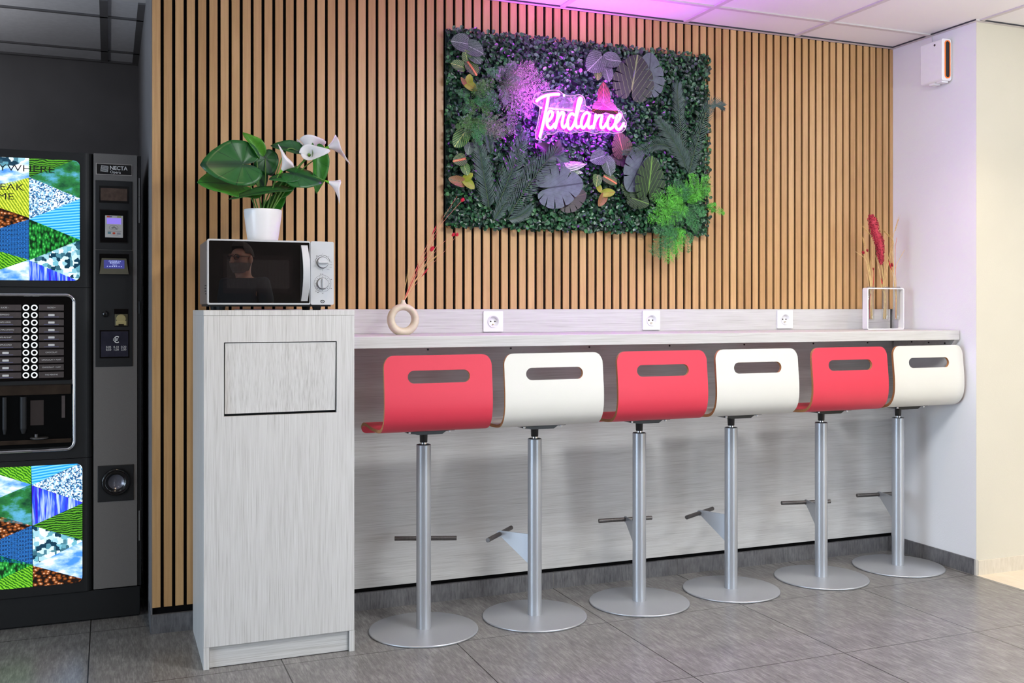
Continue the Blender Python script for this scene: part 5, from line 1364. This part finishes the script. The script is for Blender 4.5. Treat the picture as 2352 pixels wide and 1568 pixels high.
vase_stem('feathery pale grass stem standing upright in the ring vase', [(288, 1060), (300, 960), (322, 880), (338, 790)], M_STRAW, [('wheat', -1, 0.075, 0.0016, M_STRAW)], 0.0006)

# ================================================================ GLASS TUBE VASE
TY = -0.150
fx0, fx1, fz0, fz1 = 3.3795, 3.6055, CT, 1.3215
t = thing('test_tube_vase', ((fx0 + fx1) / 2, TY, CT), 'white wire frame with three glass tubes by the right wall', 'vase')
b = MB(); b.ring_prism(rrect(fx0, fx1, fz0 + 0.0001, fz1, 0.010), rrect(fx0 + 0.0055, fx1 - 0.0055, fz0 + 0.0055, fz1 - 0.0055, 0.006), XZ, TY - 0.017, TY + 0.017)
b.build('frame', M_WHITE_PL, t, 0.001)
M_GLASS = bpy.data.materials.new('clear_glass'); M_GLASS.use_nodes = True; nt = M_GLASS.node_tree; nt.nodes.clear()
o_ = nt.nodes.new('ShaderNodeOutputMaterial'); mx = nt.nodes.new('ShaderNodeMixShader'); tr = nt.nodes.new('ShaderNodeBsdfTransparent'); gl = nt.nodes.new('ShaderNodeBsdfGlossy')
gl.inputs['Roughness'].default_value = 0.03; tr.inputs['Color'].default_value = (0.96, 0.97, 0.96, 1)
mx.inputs[0].default_value = 0.10; nt.links.new(tr.outputs[0], mx.inputs[1]); nt.links.new(gl.outputs[0], mx.inputs[2]); nt.links.new(mx.outputs[0], o_.inputs[0])
M_GRIP = plain('tube_collar_grey', (120, 114, 116), 0.5)
tubes = [3.414, 3.5035, 3.5715]
for x in tubes:
    b = MB(); b.lathe([(0, 1.1635), (0.012, 1.1635), (0.0165, 1.166), (0.0168, 1.172), (0.0168, 1.326), (0.0182, 1.3275), (0.0182, 1.3290), (0.0158, 1.3290), (0.0155, 1.172), (0.012, 1.1665), (0, 1.1665)], c=(x, TY, 0), n=32)
    g = b.build('glass_tube', M_GLASS, t)
    b = MB(); b.lathe([(0.0172, 1.3218), (0.0205, 1.3218), (0.0205, 1.3240), (0.0172, 1.3240)], c=(x, TY, 0), n=28); b.build('collar', M_GRIP, t)
ST = lambda a, c, Y: on_y(1920 + a / 5.06, 470 + c / 5.06, Y)
def tube_stem(label, k, pts, mat, heads=(), r=0.0012, y1=-0.15, name='dried_stem'):
    x = tubes[k]; s = rnd.uniform(-.008, .008); n = len(pts)
    seq = [V((x + s, TY + rnd.uniform(-.006, .006), 1.1705)), V((x + s * .6, TY, 1.27))]
    seq += [ST(a, c, TY + (y1 - TY) * (i + 1) / n) for i, (a, c) in enumerate(pts)]
    return dried(label, seq, r, mat, 'dried stems in the glass tubes', heads, name)
sg = tube_stem('crimson sorghum plume in the middle glass tube', 1, [(555, 960), (535, 720), (500, 420), (420, 130)], M_STRAW, (), 0.0026, -0.16, 'sorghum_stem')
b = MB()
cl = [((405, 120), 30), ((425, 170), 62), ((440, 240), 66), ((450, 310), 66), ((480, 380), 72), ((500, 440), 66), ((515, 500), 60), ((515, 560), 52), ((522, 620), 38), ((525, 690), 18)]
b.tube([ST(a, c, -0.16) for (a, c), w in cl], [w / 5.06 * 0.00212 * .62 for (a, c), w in cl], 10)
for k in range(1500):
    f = rnd.random() * (len(cl) - 1); i = int(f); q = f - i
    (a0, c0), w0 = cl[i]; (a1, c1), w1 = cl[i + 1]
    cen = ST(a0 + (a1 - a0) * q, c0 + (c1 - c0) * q, -0.16); w = (w0 + (w1 - w0) * q) / 5.06 * 0.00212
    an = rnd.uniform(0, 6.28); rr = w * (0.45 + .55 * rnd.random())
    b.ball(cen + V((rr * math.cos(an), rr * math.sin(an) * .8, rnd.uniform(-.004, .004))), rnd.uniform(0.0016, 0.0028), 6)
ms = NT('sorghum_seed'); g = ms.n('ShaderNodeNewGeometry')
ms.base(ms.ramp(g.outputs['Random Per Island'], [(0.0, lin(120, 24, 44)), (1.0, lin(214, 70, 88)), (0.6, lin(172, 36, 58))])).set(0.6)
tag(b.build('seed_head', ms.mat, sg), 'crimson seed plume', kind='stuff')
for lab, k, pts, mat, hd in (
    ('wheat stem in the left glass tube, tallest on its left', 0, [(410, 950), (390, 760), (345, 520), (312, 380)], M_STRAW, [('wheat', -1, 0.05, 0.003, M_WHEAT)]),
    ('stem in the left glass tube with two dark red buds leaning left', 0, [(400, 950), (380, 800), (345, 640), (322, 570)], M_STRAW, [('bunny', -1, 0.016, 0.0062, M_REDDARK)]),
    ('stem in the left glass tube with a small dark red bud beside the wheat', 0, [(405, 950), (395, 780), (380, 620), (368, 545)], M_STRAW, [('bunny', -1, 0.012, 0.004, M_REDDARK)]),
    ('stem in the left glass tube with a low dark red bud on its right', 0, [(430, 950), (438, 870), (440, 800), (436, 760)], M_REDHEAD, [('bunny', -1, 0.012, 0.0032, M_REDDARK)]),
    ('bent straw in the left glass tube reaching far left', 0, [(400, 950), (385, 790), (345, 635), (228, 545)], M_STRAW, []),
    ('short cut straw in the left glass tube', 0, [(385, 950), (372, 880), (355, 808)], M_STRAW, []),
    ('pale straw in the left glass tube next to the sorghum', 0, [(415, 950), (405, 780), (403, 650)], M_STRAW, []),
    ('straw in the left glass tube with a pale ear crossing the sorghum', 0, [(425, 950), (430, 700), (410, 380), (318, 255)], M_STRAW, [('wheat', -1, 0.05, 0.002, M_WHEAT)]),
    ('straw in the middle glass tube bent to the right above the buds', 1, [(560, 950), (590, 700), (640, 520), (655, 470)], M_STRAW, []),
    ('stem in the middle glass tube with a dark red bud in front of the sorghum', 1, [(540, 960), (560, 800), (560, 700), (548, 660)], M_STRAW, [('bunny', -1, 0.014, 0.0066, M_REDDARK)]),
    ('thin red spike in the middle glass tube', 1, [(530, 960), (520, 850), (490, 700), (460, 590)], M_STRAW, [('spike', -3, 0.035, 0.0028, M_REDHEAD)]),
    ('wheat ear rising from the middle glass tube behind the sorghum', 1, [(570, 950), (600, 740), (650, 520), (660, 400)], M_STRAW, [('wheat', -1, 0.055, 0.0042, M_WHEAT)]),
    ('wheat stem in the right glass tube with the highest ear', 2, [(690, 950), (665, 700), (655, 420), (725, 165)], M_STRAW, [('wheat', -1, 0.06, 0.0034, M_WHEAT)]),
    ('wheat stem in the right glass tube nodding left', 2, [(685, 950), (670, 680), (665, 420), (555, 300)], M_STRAW, [('wheat', -1, 0.055, 0.0036, M_WHEAT)]),
    ('stem in the right glass tube with an upright dark red bud', 2, [(690, 950), (680, 850), (665, 760), (655, 715)], M_STRAW, [('bunny', -1, 0.018, 0.0050, M_REDDARK)]),
    ('red spike in the right glass tube leaning left', 2, [(680, 950), (665, 840), (640, 740), (612, 640)], M_STRAW, [('spike', -1, 0.055, 0.0030, M_REDHEAD)]),
    ('straight pink straw in the right glass tube', 2, [(700, 950), (690, 700), (690, 520), (708, 380)], M_PINKSTEM, []),
    ('straw in the right glass tube leaning over the wall', 2, [(700, 950), (695, 800), (705, 700), (800, 520)], M_STRAW, [])):
    tube_stem(lab, k, pts, mat, hd, 0.0016, -0.15)

# ================================================================ THE PHOTOGRAPHER (seen mirrored in the oven door)
def skinned(name, verts, edges, radii, mat, parent, root_i=0, sub=2):
    me = bpy.data.meshes.new(name); me.from_pydata([tuple(v) for v in verts], edges, [])
    o = bpy.data.objects.new(name, me); COL.objects.link(o)
    sk = o.modifiers.new('Skin', 'SKIN'); sk.use_smooth_shade = True
    for i, r in enumerate(radii):
        d = me.skin_vertices[0].data[i]; d.radius = r if isinstance(r, tuple) else (r, r); d.use_root = (i == root_i)
    ss = o.modifiers.new('Subdivision', 'SUBSURF'); ss.levels = sub; ss.render_levels = sub
    dg = bpy.context.evaluated_depsgraph_get(); dg.update()
    m2 = bpy.data.meshes.new_from_object(o.evaluated_get(dg), depsgraph=dg); m2.name = name
    bpy.data.objects.remove(o); bpy.data.meshes.remove(me)
    m2.materials.clear(); m2.materials.append(mat)
    for p in m2.polygons: p.use_smooth = True
    q = bpy.data.objects.new(name, m2); COL.objects.link(q); q.parent = parent
    return q
M_SKIN = plain('skin', (206, 148, 120), 0.5, var=0.06, scale=60, Subsurface_Weight=0.1)
M_SHIRT = plain('dark_shirt', (44, 48, 52), 0.85, var=0.15, scale=200)
M_TROUSER = plain('dark_trousers', (38, 40, 48), 0.9, var=0.15, scale=200)
M_HAIR = plain('cropped_hair', (70, 58, 50), 0.9, var=0.3, scale=300)
M_BEARD = plain('greying_beard', (120, 104, 96), 0.9, var=0.35, scale=300)
man = thing('person', (0.93, -4.55, 0), 'bearded man in dark shirt and glasses, mirrored in the microwave door', 'person', rz=math.radians(138 - 90))
# local frame: faces +Y, left hand at -X ... standing, hands at the hips' height
J = [(0,0,.93),(0,-.005,1.06),(0,-.01,1.20),(0,-.015,1.34),(0,-.01,1.435),(0,.005,1.49),
     (.09,0,.90),(.105,.01,.50),(.11,-.015,.09),(.115,.06,.035),(.12,.15,.025),
     (-.09,0,.90),(-.105,.01,.50),(-.11,-.015,.09),(-.115,.06,.035),(-.12,.15,.025),
     (.17,-.015,1.405),(.225,-.03,1.15),(.235,.06,.90),(.232,.085,.83),
     (-.17,-.015,1.405),(-.225,-.03,1.15),(-.235,.06,.90),(-.232,.085,.83)]
Ed = [(0,1),(1,2),(2,3),(3,4),(4,5),(0,6),(6,7),(7,8),(8,9),(9,10),(0,11),(11,12),(12,13),(13,14),(14,15),(3,16),(16,17),(17,18),(18,19),(3,20),(20,21),(21,22),(22,23)]
Rd = [(.145,.11),(.14,.105),(.15,.11),(.155,.10),(.06,.06),(.058,.058),(.085,.085),(.058,.058),(.038,.042),(.04,.04),(.034,.022),
      (.085,.085),(.058,.058),(.038,.042),(.04,.04),(.034,.022),(.06,.06),(.042,.042),(.030,.030),(.040,.018),(.06,.06),(.042,.042),(.030,.030),(.040,.018)]
# fingers: own short chains rooted in the palm
for s, palm_i in ((1, 19), (-1, 23)):
    px, py, pz = J[palm_i]
    for k, (dx, ln) in enumerate(((-.024, .070), (-.008, .082), (.008, .078), (.024, .060))):
        a = len(J); J.append((px + dx * s, py + .012, pz - .045)); J.append((px + dx * s, py + .020, pz - .045 - ln * .5)); J.append((px + dx * s * .95, py + .012, pz - .045 - ln))
        Ed += [(palm_i, a), (a, a + 1), (a + 1, a + 2)]; Rd += [.0095, .0085, .0070]
    a = len(J); J.append((px - .034 * s, py + .020, pz - .005)); J.append((px - .046 * s, py + .032, pz - .040)); Ed += [(palm_i, a), (a, a + 1)]; Rd += [.011, .0085]
# head as part of the same body
a = len(J); J += [(0, .025, 1.535), (0, .018, 1.595), (0, .006, 1.672), (0, .048, 1.515)]
Ed += [(5, a), (a, a + 1), (a + 1, a + 2), (a, a + 3)]; Rd += [(.064, .078), (.074, .094), (.074, .092), (.040, .034)]
body = skinned('body', J, Ed, Rd, M_SKIN, man, 0, 2)
bm = bmesh.new(); bm.from_mesh(body.data); f = MB()
f.ball((0, .118, 1.580), (.013, .020, .026), 10); f.ball((0, .128, 1.565), (.017, .013, .011), 10)                     # nose
for s in (1, -1):
    f.ball((s * .076, .005, 1.585), (.010, .020, .032), 10)                                                             # ears
    f.ball((s * .032, .098, 1.618), (.026, .012, .008), 8)                                                              # brows
f.ball((0, .106, 1.532), (.024, .010, .006), 8)                                                                          # mouth
vs = [bm.verts.new(p) for p in f.V]
for q in f.F:
    fc = bm.faces.new([vs[i] for i in q]); fc.smooth = True
bm.to_mesh(body.data); bm.free()
def local_part(mb, name, mat):
    me = bpy.data.meshes.new(name); me.from_pydata(mb.V, [], mb.F); me.materials.append(mat)
    me.polygons.foreach_set('use_smooth', mb.S); me.update()
    o = bpy.data.objects.new(name, me); COL.objects.link(o); o.parent = man; return o
f = MB()
for s in (1, -1): f.ball((s * .032, .094, 1.603), (.013, .011, .010), 12)
local_part(f, 'eyes', plain('eye_dark', (70, 60, 56), .3))
f = MB()
for s in (1, -1):
    f.tube([(s * .034 + .024 * math.cos(q), .116 - .004 * abs(math.cos(q)), 1.600 + .019 * math.sin(q)) for q in [2 * PI * k / 20 for k in range(20)]], .0022, 6, closed=True)
    f.tube([(s * .058, .112, 1.606), (s * .078, .06, 1.605), (s * .080, .0, 1.603)], .0020, 6)
f.tube([(-.010, .117, 1.604), (0, .121, 1.607), (.010, .117, 1.604)], .0020, 6); local_part(f, 'glasses', M_BLACK)
def cap(tab, name, mat):
    f = MB(); f.lathe([(0, 0)], n=8) if False else None
    rows = []
    for i in range(9):
        th = PI / 2 * i / 8; row = []
        for k in range(24):
            ph = 2 * PI * k / 24
            row.append(f.v((.0735 * math.cos(th) * math.cos(ph), .002 + .0900 * math.cos(th) * math.sin(ph), 1.640 + .0830 * math.sin(th) + (.042 if math.sin(ph) > .5 else -.035 if math.sin(ph) < -.2 else -.01) * (1 - i / 8))))
        rows.append(row)
    for A, B in zip(rows, rows[1:]):
        for k in range(24): f.f((A[k], A[(k + 1) % 24], B[(k + 1) % 24], B[k]), 0, True)
    return local_part(f, name, mat)
cap(None, 'hair', M_HAIR)
f = MB(); rows = []
for i in range(7):
    z = 1.560 - .075 * i / 6; w = .076 - .028 * (i / 6) ** 1.6; row = []
    for k in range(15):
        ph = math.radians(-10 + 200 * k / 14); cut = .016 if (i < 2 and 5 < k < 9) else 0
        row.append(f.v((w * math.cos(ph), .020 + (w + .026) * math.sin(ph) - cut, z)))
    rows.append(row)
for A, B in zip(rows, rows[1:]):
    for k in range(14): f.f((A[k], A[k + 1], B[k + 1], B[k]), 0, True)
f.f(rows[-1][::-1]); local_part(f, 'beard', M_BEARD)
SJ = [(0,0,.86),(0,-.005,1.06),(0,-.01,1.20),(0,-.015,1.34),(0,-.008,1.43),(.17,-.015,1.402),(.207,-.025,1.23),(-.17,-.015,1.402),(-.207,-.025,1.23)]
skinned('shirt', SJ, [(0,1),(1,2),(2,3),(3,4),(3,5),(5,6),(3,7),(7,8)], [(.178,.150),(.168,.134),(.162,.122),(.167,.112),(.078,.075),(.072,.072),(.058,.058),(.072,.072),(.058,.058)], M_SHIRT, man)
TJ = [(0,0,1.02),(0,0,.93),(.092,0,.86),(.106,.01,.50),(.111,-.01,.08),(-.092,0,.86),(-.106,.01,.50),(-.111,-.01,.08)]
skinned('trousers', TJ, [(0,1),(1,2),(2,3),(3,4),(1,5),(5,6),(6,7)], [(.155,.125),(.158,.128),(.098,.10),(.074,.076),(.064,.066),(.098,.10),(.074,.076),(.064,.066)], M_TROUSER, man)
for s in (1, -1):
    f = MB(); f.ball((s * .117, .065, .042), (.048, .140, .040), 14); f.box(s * .117 - .046, s * .117 + .046, -.065, .200, 0.001, .022); local_part(f, 'shoe', M_BLACK_MATT)

# ================================================================ CAMERA
cam = bpy.data.cameras.new('camera'); co = bpy.data.objects.new('camera', cam); COL.objects.link(co)
co.location = EYE; co.rotation_euler = (PI / 2, 0, -YAW)
cam.sensor_width = 36.0; cam.lens = F_PX / 2352 * 36.0; cam.shift_y = (709 - 784) / 2352
cam.clip_start = 0.05; SC.camera = co

# ================================================================ LIGHT
def area(name, loc, rot, sx, sy, power, col, spread=180):
    l = bpy.data.lights.new(name, 'AREA'); l.shape = 'RECTANGLE'; l.size = sx; l.size_y = sy; l.energy = power; l.color = col; l.spread = math.radians(spread)
    o = bpy.data.objects.new(name, l); COL.objects.link(o); o.location = loc; o.rotation_euler = rot; return o
# tall windows on the left of the lobby (cool daylight)
area('window_daylight', (-6.9, -3.4, 1.40), (0, -PI / 2, 0), 2.2, 3.2, 275, (0.66, 0.82, 1.0))
# cool fill lights added behind the viewer, left and right
area('rear_left_fill', (-3.9, -8.9, 1.3), (PI / 2, 0, 0), 3.0, 2.3, 15, (0.80, 0.90, 1.0))
area('rear_right_fill', (4.9, -8.9, 1.10), (PI / 2, 0, 0), 3.4, 1.9, 140, (0.74, 0.87, 1.0))
# square ceiling panels
for x, y, pw in ((1.9, -2.0, 58), (1.9, -4.6, 24), (5.0, -2.4, 40), (5.0, -4.6, 20), (-1.2, -2.0, 4), (-1.2, -4.6, 4)):
    area('ceiling_panel_light', (x, y, ZC - 0.01), (0, 0, 0), 0.6, 0.6, pw, (0.97, 0.99, 1.0))
# up-facing fill added out of view to brighten the ceiling
area('ceiling_fill', (3.2, -2.3, 1.9), (PI, 0, 0), 0.4, 0.4, 48, (0.97, 0.99, 1.0))
# warm down-lights along the slatted wall
for x in (0.29, 3.29):
    l = bpy.data.lights.new('downlight', 'SPOT'); l.energy = 42; l.color = (1.0, 0.78, 0.48); l.spot_size = math.radians(120); l.spot_blend = 0.9; l.shadow_soft_size = 0.07
    o = bpy.data.objects.new('downlight', l); COL.objects.link(o); o.location = (x, -1.1, ZC - 0.012)
# warm lamp lighting the cream wall on the right
area('corridor_light', (5.8, -2.4, ZC - 0.01), (0, 0, 0), 0.6, 0.6, 3, (1.0, 0.93, 0.82))
# area lights added at the sign to strengthen its spill upwards and onto the leaves
p_ = SN_(1080, 800)
area('neon_boost_up', (p_.x, NY - 0.03, p_.z + 0.04), (PI - 0.35, 0, 0), 0.42, 0.06, 7.5, (0.74, 0.10, 1.0))
area('neon_boost_back', (p_.x, NY + 0.022, p_.z), (-PI / 2, 0, PI), 0.42, 0.14, 1.6, (0.50, 0.03, 1.0))
# unseen fill added to lift the dark alcove ceiling
area('alcove_fill', (-1.1, 0.65, 1.95), (PI, 0, 0), 0.25, 0.25, 5, (0.95, 0.96, 1.0))
w = bpy.data.worlds.new('World'); SC.world = w; w.use_nodes = True
w.node_tree.nodes['Background'].inputs[0].default_value = (0.6, 0.65, 0.75, 1); w.node_tree.nodes['Background'].inputs[1].default_value = 0.3
SC.view_settings.view_transform = 'Standard'; SC.view_settings.look = 'None'; SC.view_settings.gamma = 1.0
SC.view_settings.use_curve_mapping = False
SC.view_settings.exposure = -0.12
SC.cycles.max_bounces = 8; SC.cycles.diffuse_bounces = 4; SC.cycles.glossy_bounces = 4; SC.cycles.transmission_bounces = 8; SC.cycles.transparent_max_bounces = 12
SC.cycles.sample_clamp_indirect = 8.0
